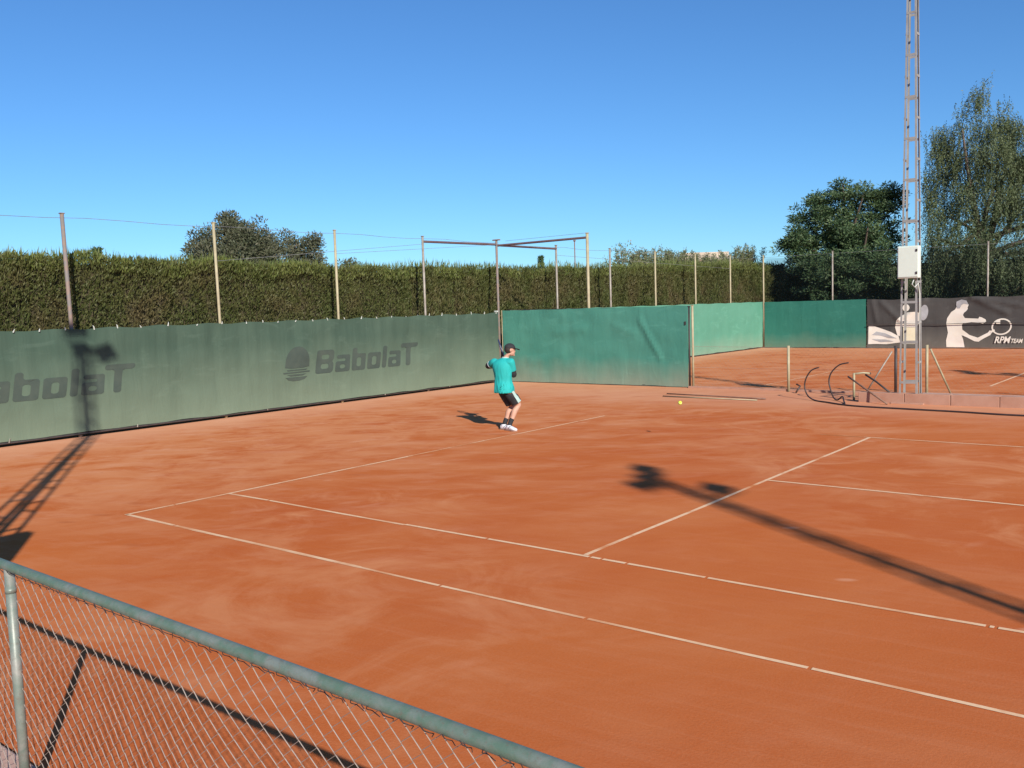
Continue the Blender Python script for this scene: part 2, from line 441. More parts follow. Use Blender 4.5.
court_line((0.03, 1.37), (3.2, 1.37), M['line_worn'], .045, 1, 4)
court_line((3.2, 1.37), (11.9, 1.37), M['line'], .042, 12, 14)
court_line((5.49, 1.40), (5.49, 9.6), M['line'], .048, 0, 5)
court_line((5.52, 5.485), (11.9, 5.485), M['line'], .05, 3, 6)
court_line((4.7, 9.62), (5.4, 9.62), M['line_buried'], .045, 0, 7)
court_line((5.4, 9.62), (11.9, 9.62), M['line'], .045, 3, 17)
# next court
court_line((.3, 17.6), (.4, 23.4), M['line_worn'], .05, 2, 8)
court_line((5.45, 19.2), (5.55, 27), M['line'], .06, 1, 9)
court_line((5.5, 23.2), (12, 23.2), M['line'], .05, 1, 10)

# ------------------------------------------------------------------ fence parts
def wave(a, z, seed, amp):
    p = Vector((a * .55, z * .9, seed))
    d = noise.noise(p) * amp + noise.noise(p * 3.1) * amp * .35 + noise.noise(Vector((a * 4, z * .5, seed))) * amp * .12
    return d
def cloth(name, m, parent, axis, a0, a1, fixed, z0, z1, seed, amp, sgn=1, step=.09, sag=.03, tie=1.1, folds=(), n_z=22, base=0):
    """hanging cloth: axis 'y' at x=fixed or axis 'x' at y=fixed; sgn is the side it bellies to"""
    na = int(abs(a1 - a0) / step); vs = []; fs = []
    for i in range(na + 1):
        a = a0 + (a1 - a0) * i / na
        ph = (a - a0) / tie; s = sag * (1 - abs(2 * (ph - math.floor(ph)) - 1)) + .012 * noise.noise(Vector((a * 2, seed, 1)))
        for k in range(n_z + 1):
            t = k / n_z
            z = z0 + (z1 - s - z0) * t + (1 - t) * .02 * noise.noise(Vector((a * 1.5, seed, 9)))
            d = wave(a, z, seed, amp) + base
            for (fa, fz, fb, gz, wd, ht) in folds:
                u = Vector((fb - fa, gz - fz)); q = Vector((a - fa, z - fz)); tt = max(0, min(1, q.dot(u) / u.dot(u)))
                dd = (q - u * tt).length; d += ht * math.exp(-(dd / wd) ** 2)
            d = d * sgn
            vs.append((fixed + d, a, z) if axis == 'y' else (a, fixed + d, z))
    w = n_z + 1
    for i in range(na):
        for k in range(n_z):
            fs.append((i * w + k, (i + 1) * w + k, (i + 1) * w + k + 1, i * w + k + 1))
    return MB().add(vs, fs).build(name, m, parent, smooth=True)
def chamfer(poly, c):
    out = []
    n = len(poly)
    for i in range(n):
        p = Vector(poly[i]); a = Vector(poly[i - 1]); b = Vector(poly[(i + 1) % n])
        la, lb = (a - p).length, (b - p).length; r = min(c, la * .4, lb * .4)
        q1 = p + (a - p) / la * r; q2 = p + (b - p) / lb * r
        out.append(tuple(q1)); out.append(tuple(p * .25 * 1.2 + (q1 + q2) * .35)); out.append(tuple(q2))
    return out
def flat_shape(loops, maxedge=.08):
    """2D filled outlines (even-odd) -> (verts2d, tris)"""
    cu = bpy.data.curves.new('c', 'CURVE'); cu.dimensions = '2D'; cu.fill_mode = 'FRONT'
    for lp in loops:
        sp = cu.splines.new('POLY'); sp.points.add(len(lp) - 1); sp.use_cyclic_u = True
        for p, q in zip(sp.points, lp): p.co = (q[0], q[1], 0, 1)
    o = bpy.data.objects.new('c', cu); COL.objects.link(o)
    dg = bpy.context.evaluated_depsgraph_get(); me = bpy.data.meshes.new_from_object(o.evaluated_get(dg))
    bm = bmesh.new(); bm.from_mesh(me)
    bpy.data.objects.remove(o); bpy.data.curves.remove(cu); bpy.data.meshes.remove(me)
    bmesh.ops.triangulate(bm, faces=bm.faces)
    for _ in range(5):
        es = [e for e in bm.edges if e.calc_length() > maxedge]
        if not es: break
        bmesh.ops.subdivide_edges(bm, edges=es, cuts=1)
        bmesh.ops.triangulate(bm, faces=bm.faces)
    bm.verts.index_update()
    vs = [(v.co.x, v.co.y) for v in bm.verts]; fs = [tuple(v.index for v in f.verts) for f in bm.faces]
    bm.free(); return vs, fs

# ---- back fence, faded green section ----
FX = -7.5           # cloth plane of the back fence
def post(parent, x, y, h, m, r=.032, lean=(0, 0)):
    o = MB().tube([(x, y, -.02), (x + lean[0] * .5, y + lean[1] * .5, h * .5), (x + lean[0], y + lean[1], h)], r, 10).build('post', m, parent, smooth=True)
    MB().box((x + lean[0], y + lean[1], h + .006), (r * 2.3, r * 2.3, .02)).build('cap', m, o, bevel=.005)
    return o
def ties(parent, a0, a1, axis, fixed, z, step, m, seed):
    rd = random.Random(seed); a = a0
    while a < a1:
        h = rd.uniform(.03, .09); z_ = z + rd.uniform(-.01, .01); dx = rd.uniform(-.03, .03)
        p = [(0, 0, 0), (dx * .4, .01, h * .6), (dx, 0, h)]
        pts = [((fixed + q[1], a + q[0], z_ + q[2]) if axis == 'y' else (a + q[0], fixed + q[1], z_ + q[2])) for q in p]
        MB().tube(pts, [.014, .010, .004], 5).build('tie', m, parent)
        a += step * rd.uniform(.75, 1.25)
F1 = thing('windscreen_fence', 'faded grey green windscreen fence with printed lettering along the back of the clay court', 'fence', (FX, 8, 0))
def rel(mb, root):
    x, y, z = root.location; mb.v = [(a - x, b - y, c - z) for a, b, c in mb.v]; return mb
# all thing roots for long fences stay at their base; children are built in world space, so keep an inverse parent
def adopt(root):
    for ch in root.children: ch.matrix_parent_inverse = Matrix.Translation(-Vector(root.location))
AMP1 = .05
cl1 = cloth('screen', M['scr_grey'], F1, 'y', -6.0, 16.14, FX, .10, 2.14, 3.3, AMP1, 1, .08, .035, 1.1)
mb = MB().tube([(FX - .03, -6, .075), (FX - .03, 16.3, .075)], .022, 6); mb.build('bottom_rail', M['dark'], F1)
for i, (y, m, ln, h) in enumerate([(-3.4, 'rustpost', (0, -.05), 4.33), (-.1, 'post', (0, -.04), 4.3), (3.2, 'rustpost', (0, -.06), 4.33), (6.5, 'cream', (0, -.05), 4.33), (9.9, 'cream', (0, .0), 4.33), (13.05, 'post', (0, 0), 4.31)]):
    post(F1, FX - .1, y, h, M[m], .038 if m == 'rustpost' else .032, ln)
ties(F1, -5, 16.2, 'y', FX + .005, 2.10, .55, M['tie'], 4)
ties(F1, -5, 16.2, 'y', FX + .0, .075, 3.1, M['post'], 5)
for z in (4.28,):
    MB().tube([(FX - .1, -6 + 22.4 * i / 28, z - .05 * math.sin(math.pi * ((i / 28 * 6.8) % 1))) for i in range(29)], .006, 4).build('top_wire', M['thinwire'], F1)
MB().tube([(FX - .1, 13.05, 4.17), (-7.62, 16.25, 4.20)], .035, 8).build('top_beam', M['beam'], F1)
for p, q in (((FX - .1, 9.9, 3.75), (FX - .08, 16.35, 4.2)), ((FX - .1, 6.5, 3.5), (FX - .1, 13.05, 4.1))):
    MB().tube([p, q], .006, 4).build('stay_wire', M['thinwire'], F1)

# lettering on the fence: strokes in a unit grid
GL = {
 'B': (.78, [[(0, 0), (.70, 0), (.78, .10), (.78, .42), (.70, .5), (.78, .58), (.78, .9), (.70, 1), (0, 1)], [(.22, .19), (.56, .19), (.56, .41), (.22, .41)], [(.22, .60), (.56, .60), (.56, .81), (.22, .81)]]),
 'a': (.66, [[(0, 0), (.66, 0), (.66, .74), (.04, .74), (.04, .58), (.44, .58), (.44, .46), (0, .46)], [(.20, .14), (.44, .14), (.44, .32), (.20, .32)]]),
 'b': (.66, [[(0, 0), (.66, 0), (.66, .74), (.22, .74), (.22, 1), (0, 1)], [(.22, .17), (.44, .17), (.44, .57), (.22, .57)]]),
 'o': (.66, [[(0, 0), (.66, 0), (.66, .74), (0, .74)], [(.22, .17), (.44, .17), (.44, .57), (.22, .57)]]),
 'l': (.22, [[(0, 0), (.22, 0), (.22, 1), (0, 1)]]),
 'T': (.74, [[(.18, 0), (.42, 0), (.42, .86), (.78, .86), (.82, 1.06), (-.12, 1.06), (-.12, .86), (.18, .86)]]),
}
def fence_print(loops, name, parent, y0, z0, sx, sz, m=M['print']):
    vs, fs = flat_shape([[(q[0] * sx, q[1] * sz) for q in lp] for lp in loops], .10)
    v3 = []
    for a, z in vs:
        y = y0 + a; zz = z0 + z
        v3.append((FX + wave(y, zz, 3.3, AMP1) + .006, y, zz))
    return MB().add(v3, fs).build(name, m, parent, smooth=True)
def wordmark(y0, y1, z0, cap, parent):
    x = 0; loops = []
    for ch in 'BabolaT':
        w, ls = GL[ch]
        for lp in ls: loops.append([(p[0] + x + p[1] * .13, p[1]) for p in chamfer(lp, .07)])
        x += w + .10
    fence_print(loops, 'lettering', parent, y0, z0, (y1 - y0) / (x + .03), cap)
def emblem(y0, z0, w, h, parent):
    dome = [(.5 + .5 * math.sin(a) * (1 if a > 0 else 1), .42 + .58 * max(0, math.cos(a)) ** .8) for a in [R(-90 + 180 * i / 18) for i in range(19)]]
    dome = [(.06 + .9 * x, y) for x, y in dome] + [(.96, .40), (.70, .37), (.30, .37), (.06, .40)]
    s1 = [(.12, .335), (.88, .335), (.84, .30), (.16, .30)]
    s2 = [(.0, .265), (1.0, .275), (.98, .235), (.02, .225)]
    s3 = [(.14, .195), (.86, .195), (.72, .145), (.28, .145)]
    s4 = [(.10, .115), (.90, .115), (.80, .04), (.62, 0), (.38, 0), (.20, .04)]
    sh = lambda lp: [(p[0] + p[1] * .10, p[1]) for p in lp]
    fence_print([sh(x) for x in (dome, s1, s2, s3, s4)], 'emblem', parent, y0, z0, w, h)
wordmark(9.0, 12.58, .80, .57, F1); emblem(8.0, .68, .82, .82, F1)
wordmark(.80, 4.33, .82, .53, F1); emblem(-.12, .70, .76, .80, F1)
adopt(F1)

# ---- corner post ----
F2 = thing('windscreen_fence', 'bright teal screen fence dividing the two courts behind the player', 'fence', (-4.4, 16.45, 0))
TY = 16.45
cloth('screen', M['scr_teal'], F2, 'x', -7.58, -1.27, TY, .02, 2.19, 8.1, .05, -1, .07, .015, 1.5,
      folds=((-2.75, 1.85, -2.1, .75, .05, .05), (-3.6, 1.7, -2.9, 1.45, .08, .03), (-6.6, .6, -5.4, .85, .1, .03), (-5.6, 1.5, -4.6, 1.6, .10, .03)))
post(F2, -7.62, TY - .15, 4.33, M['rustpost'], .036)
MB().box((-7.62, TY - .15, 4.34), (.26, .08, .035)).build('bracket', M['rust'], F2, bevel=.004)
MB().box((-7.64, TY - .24, 2.17), (.12, .06, .05)).build('clip', M['tie'], F2, bevel=.01)
MB().tube([(-7.52, TY - .12, .0), (-7.52, TY - .12, 2.2)], .012, 6).build('tension_rod', M['cream'], F2)
post(F2, -4.45, TY + .07, 4.32, M['cream'], .042)
for o in (post(F2, -1.25, TY + .02, 2.16, M['dark'], .026), post(F2, -1.13, TY - .02, 2.18, M['cream'], .030)): pass
MB().tube([(-7.62, TY - .12, 4.17), (-4.45, TY + .07, 4.20)], .035, 8).build('top_beam', M['beam'], F2)
MB().tube([(-7.4, TY + .03, 2.20), (-1.34, TY + .03, 2.16)], .010, 6).build('top_rail', M['dark'], F2)
MB().tube([(-7.3, TY + .03, .04), (-1.34, TY + .03, .04)], .012, 6).build('bottom_rail', M['dark'], F2)
for z in (4.30,): MB().tube([(-7.38, TY, z), (-4.45, TY + .07, z + .03)], .006, 4).build('top_wire', M['thinwire'], F2)
for z, w in ((1.72, .09),): MB().box((-1.34, TY - .03, z), (.04, .02, w)).build('hinge', M['dark'], F2)
adopt(F2)

# ---- back fence behind the next court ----
F3 = thing('windscreen_fence', 'pale mint screen fence along the back of the next court below the hedge', 'fence', (-7.42, 26, 0))
cloth('screen', M['scr_pale'], F3, 'y', 16.6, 35.82, -7.42, .06, 2.19, 5.2, .035, 1, .12, .02, 1.6)
for y in (19.25, 22.55, 25.8, 29.15, 32.5): post(F3, -7.5, y, 4.27, M['cream'] if y > 24 else M['post'], .034)
MB().tube([(-7.5, 16.5 + 19.35 * i / 24, 4.22 - .05 * math.sin(math.pi * ((i / 24 * 6) % 1))) for i in range(25)], .006, 4).build('top_wire', M['thinwire'], F3)
MB().tube([(-7.6, 16.35, 4.18), (-7.5, 19.25, 4.16)], .035, 8).build('top_beam', M['beam'], F3)
MB().tube([(-7.45, 16.6, .04), (-7.45, 35.8, .04)], .02, 6).build('bottom_rail', M['dark'], F3)
MB().tube([(-7.5, 19.25, 3.95), (-7.5, 32.5, 3.7)], .006, 4).build('stay_wire', M['thinwire'], F3)
adopt(F3)

# ---- end fence ----
EY = 35.9
F4 = thing('windscreen_fence', 'tall end fence with deep green screen and dark netting before the big trees', 'fence', (-2, EY, 0))
cloth('screen', M['scr_dark'], F4, 'x', -7.36, -2.66, EY, .03, 2.17, 6.6, .03, -1, .1, .015, 1.5)
cloth('netting', M['net'], F4, 'x', -7.36, 14, EY + .12, 2.05, 4.22, 2.6, .05, -1, .25, .05, 3.2, n_z=10)
for x in (-7.42, -4.16, -.98, 2.16, 5.36, 8.5, 11.7): post(F4, x, EY + .05, 4.36, M['post'] if x > -7 else M['cream'], .036)
MB().tube([(-7.42, EY + .05, 4.26), (14, EY + .05, 4.26)], .007, 4).build('top_wire', M['thinwire'], F4)
MB().tube([(-7.3, EY + .04, .03), (14, EY + .04, .03)], .012, 6).build('bottom_rail', M['dark'], F4)
adopt(F4)

# ---- banner with printed players ----
BY = EY - .02
ban = thing('banner', 'charcoal advertising banner with white printed tennis players on the end fence', 'banner', (2, BY, 0))
cloth('sheet', M['banner'], ban, 'x', -2.60, 12, BY, .02, 2.16, 9.4, .05, -1, .08, .06, 2.2, base=.02,
      folds=((1.6, 2.1, 2.9, 1.45, .10, .07), (1.9, 2.05, 3.4, 1.75, .08, .06), (-.2, 2.1, -1.0, 1.3, .09, .07), (-2.0, 2.0, -1.2, 1.2, .10, .06), (-2.4, 2.1, -2.2, 1.2, .08, .05)))
def bp(q):
    X = 860 + q[0] / 6.244; Y = 280 + q[1] / 6.25
    return (3.604 + (X - 1024) * .03884, (349.2 - Y) * .0401)
BF = 0.02
def bprint(loops, name, m, lift=.03, px=True, parent=ban):
    lp = [[bp(q) for q in l] for l in loops] if px else loops
    vs, fs = flat_shape(lp, .12)
    folds = ((1.6, 2.1, 2.9, 1.45, .10, .07), (1.9, 2.05, 3.4, 1.75, .08, .06), (-.2, 2.1, -1.0, 1.3, .09, .07), (-2.0, 2.0, -1.2, 1.2, .10, .06), (-2.4, 2.1, -2.2, 1.2, .08, .05))
    v3 = []
    for a, z in vs:
        d = wave(a, z, 9.4, .05) + .02
        for (fa, fz, fb, gz, wd, ht) in folds:
            u = Vector((fb - fa, gz - fz)); q = Vector((a - fa, z - fz)); tt = max(0, min(1, q.dot(u) / u.dot(u)))
            d += ht * math.exp(-((q - u * tt).length / wd) ** 2)
        v3.append((a, BY - d - lift, z))
    return MB().add(v3, fs).build(name, m, parent, smooth=True)
def ell(cx, cy, rx, ry, tilt=0, n=28):
    return [(cx + rx * math.cos(t) * math.cos(tilt) - ry * math.sin(t) * math.sin(tilt), cy + rx * math.cos(t) * math.sin(tilt) + ry * math.sin(t) * math.cos(tilt)) for t in [2 * math.pi * i / n for i in range(n)]]
bprint([[(610, 128), (640, 116), (668, 124), (683, 150), (676, 168), (678, 176), (668, 190), (655, 200), (648, 215), (660, 235), (700, 238), (742, 240), (748, 228), (762, 232), (785, 245), (790, 258), (770, 272), (740, 265), (700, 262), (655, 268), (642, 275), (645, 310), (690, 345), (740, 362), (800, 330), (812, 314), (824, 328), (815, 345), (770, 370), (745, 388), (720, 385), (670, 358), (640, 345), (650, 370), (660, 424), (548, 424), (545, 380), (556, 330), (545, 270), (550, 235), (575, 195), (600, 178), (609, 160)]], 'printed_player', M['white_print'], .014)
bprint([[(606, 150), (609, 128), (640, 115), (670, 123), (682, 148), (655, 142), (640, 150), (628, 172), (612, 172)]], 'printed_hair', M['grey_print'], .020)
bprint([ell(880, 293, 60, 52, -.3), ell(880, 293, 51, 43, -.3)], 'printed_racket', M['white_print'], .014)
bprint([[(812, 322), (836, 308), (842, 318), (818, 334)]], 'printed_racket_handle', M['white_print'], .017)
bprint([[(845, 252), (872, 250), (872, 275), (848, 275)]], 'printed_ball', M['white_print'], .017)
bprint([ell(288, 160, 23, 24)], 'printed_head', M['white_print'], .016)
bprint([ell(404, 195, 27, 52, .15)], 'printed_racket', M['grey_print'], .016)
bprint([[(216, 290), (224, 245), (250, 220), (300, 190), (360, 188), (388, 205), (388, 255), (366, 275), (362, 290), (270, 290), (262, 280), (250, 300), (248, 350), (232, 345)]], 'printed_player', M['white_print'], .013)
bprint([[(270, 292), (362, 292), (360, 402), (272, 402)]], 'printed_player', M['yellow_print'], .013)
bprint([[(36, 278), (70, 280), (130, 300), (190, 322), (240, 350), (252, 392), (160, 404), (90, 402), (34, 404)]], 'printed_shape', M['white_print'], .013)
bprint([[(90, 318), (150, 330), (230, 365), (180, 362), (120, 345), (60, 340)], [(60, 370), (150, 372), (210, 385), (120, 390)]], 'printed_fold', M['grey_print'], .022)
MB().tube([(-2.55 + 14.5 * i / 60, BY - .11 - wave(-2.55 + 14.5 * i / 60, 1.05, 9.4, .05), 1.05 + .02 * math.sin(i * .4)) for i in range(61)], .016, 4).build('seam', M['dark'], ban)
def text_loops(body, x0, z0, w, h, shear=.25, m=M['white_print']):
    cu = bpy.data.curves.new('t', 'FONT'); cu.body = body; cu.shear = shear; cu.offset = .022; cu.fill_mode = 'FRONT'
    o = bpy.data.objects.new('t', cu); COL.objects.link(o)
    me = bpy.data.meshes.new_from_object(o.evaluated_get(bpy.context.evaluated_depsgraph_get()))
    bpy.data.objects.remove(o); bpy.data.curves.remove(cu)
    co = [v.co.copy() for v in me.vertices]; mx = max(c.x for c in co); mn = min(c.x for c in co); hz = max(c.y for c in co)
    vs = [(x0 + (c.x - mn) / (mx - mn) * w, z0 + c.y / hz * h) for c in co]
    fs = [tuple(p.vertices) for p in me.polygons]
    return MB().add([(a, BY - wave(a, z, 9.4, .05) - .02 - .05, z) for a, z in vs], fs).build('lettering', m, ban)
text_loops('RPM', 2.46, .24, .60, .26, .3); text_loops('TEAM', 3.07, .24, .42, .17, .3)
adopt(ban)

# ------------------------------------------------------------------ low divider fence, wall, kerb between the courts
def chainlink(x0, x1, y, z0, z1, p, r, name, m, parent, bulge=.0, seed=0, h=None):
    """vertical zigzag wires woven side by side"""
    h = h or p; mb = MB(); nz = int((z1 - z0) / h); x = x0; i = 0
    while x < x1:
        rows = []
        for k in range(nz + 1):
            xx = x + (p if ((k + i) % 2) else 0); z = z0 + k * h
            j = Vector((xx * .9, z * 1.1, seed)); yy = y + bulge * noise.noise(j)
            xx += .28 * p * noise.noise(j * 3.1) + .012 * noise.noise(Vector((xx * .6, z * .8, seed + 4))); z += .012 * noise.noise(Vector((xx * .6, z * .8, seed + 9)))
            o = (.0030 if ((k + i) % 2) else -.0030)
            rows.append((xx - o * .3, yy + .003, z - h * .13)); rows.append((xx + o * .3, yy - .003, z + h * .13))
        nz_ = len(rows) - 1
        vs, fs = [], []
        for k, (a, b, c) in enumerate(rows):
            vs += [(a - r, b, c), (a, b - r, c), (a + r, b, c), (a, b + r, c)]
        for k in range(nz_):
            for q in range(4):
                q2 = (q + 1) % 4; fs.append((k * 4 + q, k * 4 + q2, k * 4 + 4 + q2, k * 4 + 4 + q))
        mb.add(vs, fs); x += p; i += 1
    o = mb.build(name, m, parent); return o
DY = 16.45
LF = thing('chain_link_fence', 'short low wire fence of one slim cream post between teal screen and floodlight tower', 'fence', (1.50, DY - .1, 0))
MB().tube([(1.50, DY - .1, 0), (1.50, DY - .1, 1.13)], .035, 10).build('post', M['cream'], LF, smooth=True)
MB().tube([(4.0, DY, 0), (4.0, DY, 1.13)], .034, 10).build('post', M['dark'], LF, smooth=True)
MB().tube([(3.92, DY - .01, 1.0), (3.36, DY - .16, 0)], .018, 8).build('brace', M['post'], LF, smooth=True)
MB().tube([(-1.2, DY, 1.10), (1.48, DY, 1.08), (4.0, DY, 1.10)], .005, 4).build('top_wire', M['wire'], LF)
MB().tube([(-1.2, DY, .55), (1.48, DY, .54), (4.0, DY, .55)], .003, 4).build('middle_wire', M['wire'], LF)
chainlink(-1.15, 3.95, DY, .06, 1.08, .06, .0011, 'wire_mesh', M['wire'], LF, .03, 2)
adopt(LF)
RF = thing('chain_link_fence', 'low wire fence with cream end post and leaning brace right of floodlight tower', 'fence', (4.67, DY, 0))
MB().tube([(4.67, DY, 0), (4.67, DY, 1.15)], .032, 10).build('post', M['cream'], RF, smooth=True)
MB().tube([(4.74, DY + .01, 1.06), (5.08, DY + .45, 0)], .022, 8).build('brace', M['cream'], RF, smooth=True)
for x in (7.7, 10.8): MB().tube([(x, DY, 0), (x, DY, 1.13)], .032, 10).build('post', M['cream'], RF, smooth=True)
MB().tube([(4.67, DY, 1.10), (7.7, DY, 1.08), (10.8, DY, 1.10)], .007, 4).build('top_wire', M['rust'], RF)
chainlink(4.72, 10.8, DY, .06, 1.08, .06, .0011, 'wire_mesh', M['wire'], RF, .03, 5)
adopt(RF)
MBk = MB()
wl = thing('low_wall', 'low pinkish block wall running right from beneath the floodlight tower', 'wall', (3.72, 14.74, 0))
x = 0; wrd = random.Random(3)
while x < 12:
    Lb = wrd.choice((.95, 1.0, .9)); MBk.box((x + Lb / 2, 0, .10), (Lb - .012, .18, .24)); x += Lb
MBk.build('blocks', M['concrete'], wl, bevel=.008)
MB().box((6, 0, .08), (11.9, .16, .215)).build('mortar', M['rust'], wl)
kb = MB().box((0, 0, 0), (4.9, .10, .06)).build('kerb', M['concrete'], bevel=.01); kb.location = (1.2, DY - .05, .02)
tag(kb, 'narrow pale concrete kerb under the low wire fence beside the teal screen', 'kerb')
kb2 = MB().box((0, 0, 0), (8, .14, .10)).build('kerb', M['pinkslab'], bevel=.01); kb2.location = (8.6, DY - .05, .02)
tag(kb2, 'pale concrete kerb under the wire fence behind the low pink wall', 'kerb')

# hoses
def smooth_path(pts, n=8):
    out = []; P = [Vector(p) for p in pts]
    for i in range(len(P) - 1):
        q = [P[max(i - 1, 0)], P[i], P[i + 1], P[min(i + 2, len(P) - 1)]]
        for j in range(n):
            t = j / n
            out.append(.5 * ((2 * q[1]) + (q[2] - q[0]) * t + (2 * q[0] - 5 * q[1] + 4 * q[2] - q[3]) * t * t + (3 * q[1] - q[0] - 3 * q[2] + q[3]) * t ** 3))
    out.append(P[-1]); return out
# hoop points as (px, py) read at depth y ~ 14.6
h1 = [(2.83, 14.75, .73), (2.66, 14.75, .66), (2.54, 14.75, .48), (2.51, 14.74, .28), (2.60, 14.68, .10), (2.82, 14.5, .02), (3.2, 14.2, .02), (3.9, 13.75, .02), (5.0, 13.6, .02), (6.0, 13.5, .02), (7.1, 13.35, .02), (9.5, 13.5, .02), (12, 13.4, .02)]
hs = MB().tube(smooth_path(h1), .016, 8).build('hose', M['hose'], smooth=True)
tag(hs, 'long black hose along the clay, its free end sprung up in the left hoop', 'hose')
h2 = [(3.42, 14.95, .83), (3.22, 14.95, .78), (3.05, 14.95, .62), (2.99, 14.94, .44), (3.03, 14.9, .25), (3.14, 14.8, .06), (3.28, 14.65, .03), (3.40, 14.6, .11), (3.5, 14.4, .03), (3.62, 14.1, .02)]
hs2 = MB().tube(smooth_path(h2), .016, 8).build('hose', M['hose'], smooth=True)
tag(hs2, 'shorter black hose curled up in the right hoop beside the leaning frame', 'hose')
ft = MB().tube([(0, 0, .20), (.10, -.03, .16), (.05, -.08, .06), (.02, -.1, .0)], .022, 6).build('hose_offcut', M['hose'], smooth=True); ft.location = (1.80, 16.1, .01)
tag(ft, 'short kinked black hose offcut lying beside the cream fence post', 'hose')
# leaning frame
fr = thing('drag_frame', 'two bar metal frame with pale upright leaning onto end of the low pink wall', 'frame', (3.52, 15.0, 0))
MB().tube([(0, 0, 0), (0, 0, .60)], .026, 8).build('upright', M['cream'], fr, smooth=True)
MB().tube([(0, 0, .58), (.16, .12, .60), (.30, .2, .58)], .022, 8).build('crossbar', M['cream'], fr, smooth=True)
MB().tube([(-.12, -.02, .52), (.35, -.3, .28), (.9, -.68, .02)], .020, 8).build('bar', M['rust'], fr, smooth=True)
MB().tube([(.22, .1, .56), (.5, -.05, .42), (.82, -.25, .23)], .020, 8).build('bar', M['dark'], fr, smooth=True)
# poles on the ground
p1 = MB().tube([(-.95, 14.66, .02), (.3, 14.55, .02), (1.25, 14.42, .02), (1.75, 14.34, .025)], [.013, .013, .015, .022], 8).build('pole', M['rust'], smooth=True)
tag(p1, 'dark thin metal pole lying on the clay, farther one below the teal screen', 'pole')
p2 = MB().tube([(-.75, 14.10, .018), (1.68, 14.04, .018)], .015, 8).build('pole', M['cream'], smooth=True)
tag(p2, 'pale thin pole lying on the clay nearer than the dark pole', 'pole')

# ------------------------------------------------------------------ floodlight towers
def make_tower(loc, label, lamps=((.42, 9.50, 25), (-.40, 9.58, -10), (.50, 8.90, 20)), w0=.182, w1=.080, lw=.037, box='y'):
    t = thing('floodlight_tower', label, 'light tower', loc, 0, 'floodlight towers round the courts')
    H = 9.5
    def hw(z): return w0 + (w1 - w0) * z / H
    for sx in (-1, 1):
        for sy in (-1, 1):
            mb = MB()
            # L section angle iron leg
            for (dx, dy) in ((lw, .007), (.007, lw)):
                vs = []
                for z in (0, H):
                    cx, cy = sx * hw(z), sy * hw(z)
                    ox = 0 if dx < .02 else -sx * (dx / 2 - .0035); oy = 0 if dy < .02 else -sy * (dy / 2 + .0005)
                    for ax, ay in ((-1, -1), (1, -1), (1, 1), (-1, 1)):
                        vs.append((cx + ox + ax * dx / 2, cy + oy + ay * dy / 2, z))
                mb.add(vs, [(0, 1, 2, 3), (7, 6, 5, 4), (0, 4, 5, 1), (1, 5, 6, 2), (2, 6, 7, 3), (3, 7, 4, 0)])
            mb.build('leg', M['steel'], t)
    for i in range(22):
        z = .45 + i * .42
        if z > H - .1: break
        h = hw(z)
        if i % 2 == 0:
            for sy in (-1, 1): MB().box((0, sy * (h + .006), z), (2 * h, .008, .048)).build('rung', M['steel'], t)
        else:
            for sx in (-1, 1): MB().box((sx * (h + .006), 0, z), (.008, 2 * h, .048)).build('rung', M['steel'], t)
    MB().box((0, 0, H), (.34, .34, .012)).build('top_plate', M['steel'], t)
    MB().box((0, 0, .0), (.66, .56, .06)).build('footing', M['concrete'], t, bevel=.015)
    cb = MB().box((.03, -w0 - .09, 2.955), (.42, .16, .66)).build('cabinet', M['cabinet'], t, bevel=.012)
    MB().box((.03, -w0 - .177, 2.955), (.385, .012, .61)).build('door', M['cabinet'], cb, bevel=.004)
    for z in (2.73, 3.19): MB().box((.20, -w0 - .190, z), (.035, .016, .05)).build('latch', M['dark'], cb, bevel=.004)
    MB().tube([(.14, -w0 - .1, 2.62), (.10, -w0 - .14, 2.5), (.16, -w0 - .15, 2.44), (.2, -w0 - .06, 2.52), (.21, -w0 + .02, 2.3), (.22, -w0 + .03, .2)], .014, 6).build('cable', M['tie'], t, smooth=True)
    MB().tube([(-.06, max(l[0] for l in lamps[:2]) + .05, 9.38), (-.02, min(l[0] for l in lamps[:2]) - .05, 9.38)], .045, 8).build('crossarm', M['steel'], t)
    if len(lamps) > 2: MB().tube([(0, .06, lamps[2][1] - .1), (0, lamps[2][0], lamps[2][1] - .1)], .03, 8).build('side_arm', M['steel'], t)
    for (y, z, a) in lamps:
        rot = Matrix.Rotation(R(a), 3, 'Z') @ Matrix.Rotation(R(-35), 3, 'Y')
        fl = MB().box((-.05, y, z), (.12, .40, .27), rot).build('floodlight', M['lamp'], t, bevel=.03)
        MB().box(Vector((-.05, y, z)) + rot @ Vector((.066, 0, 0)), (.012, .35, .22), rot).build('lens', M['glass'], fl)
        MB().tube([(-.05, y - .24, z), (-.05, y - .24, z - .20), (-.05, y + .24, z - .20), (-.05, y + .24, z)], .014, 6).build('yoke', M['steel'], fl)
    if box == 'x':
        for ch in t.children:
            if ch.name.startswith(('cabinet', 'cable')): ch.rotation_euler.z = R(90)
    return t
T = make_tower((4.74, 14.86, 0), 'tall pale lattice floodlight tower with white cabinet rising from the low pink wall')
make_tower((4.74, -4.60, 0), 'lattice floodlight tower beside the walkway casting its shadow on the lettered screen fence', ((.50, 9.34, 20), (-.08, 9.86, 0)), .215, .11, .052, 'x')
T3 = make_tower((19.03, -4.68, 0), 'lattice floodlight tower by the walkway far end casting the long shadow across the service box', ((-.30, 9.30, -10), (.30, 9.64, 20), (.50, 8.74, 20)), .19, .095, .048)
copy_thing(T3, (19.03, 13.75, 0), 'lattice floodlight tower past the wall far end shading the next court')

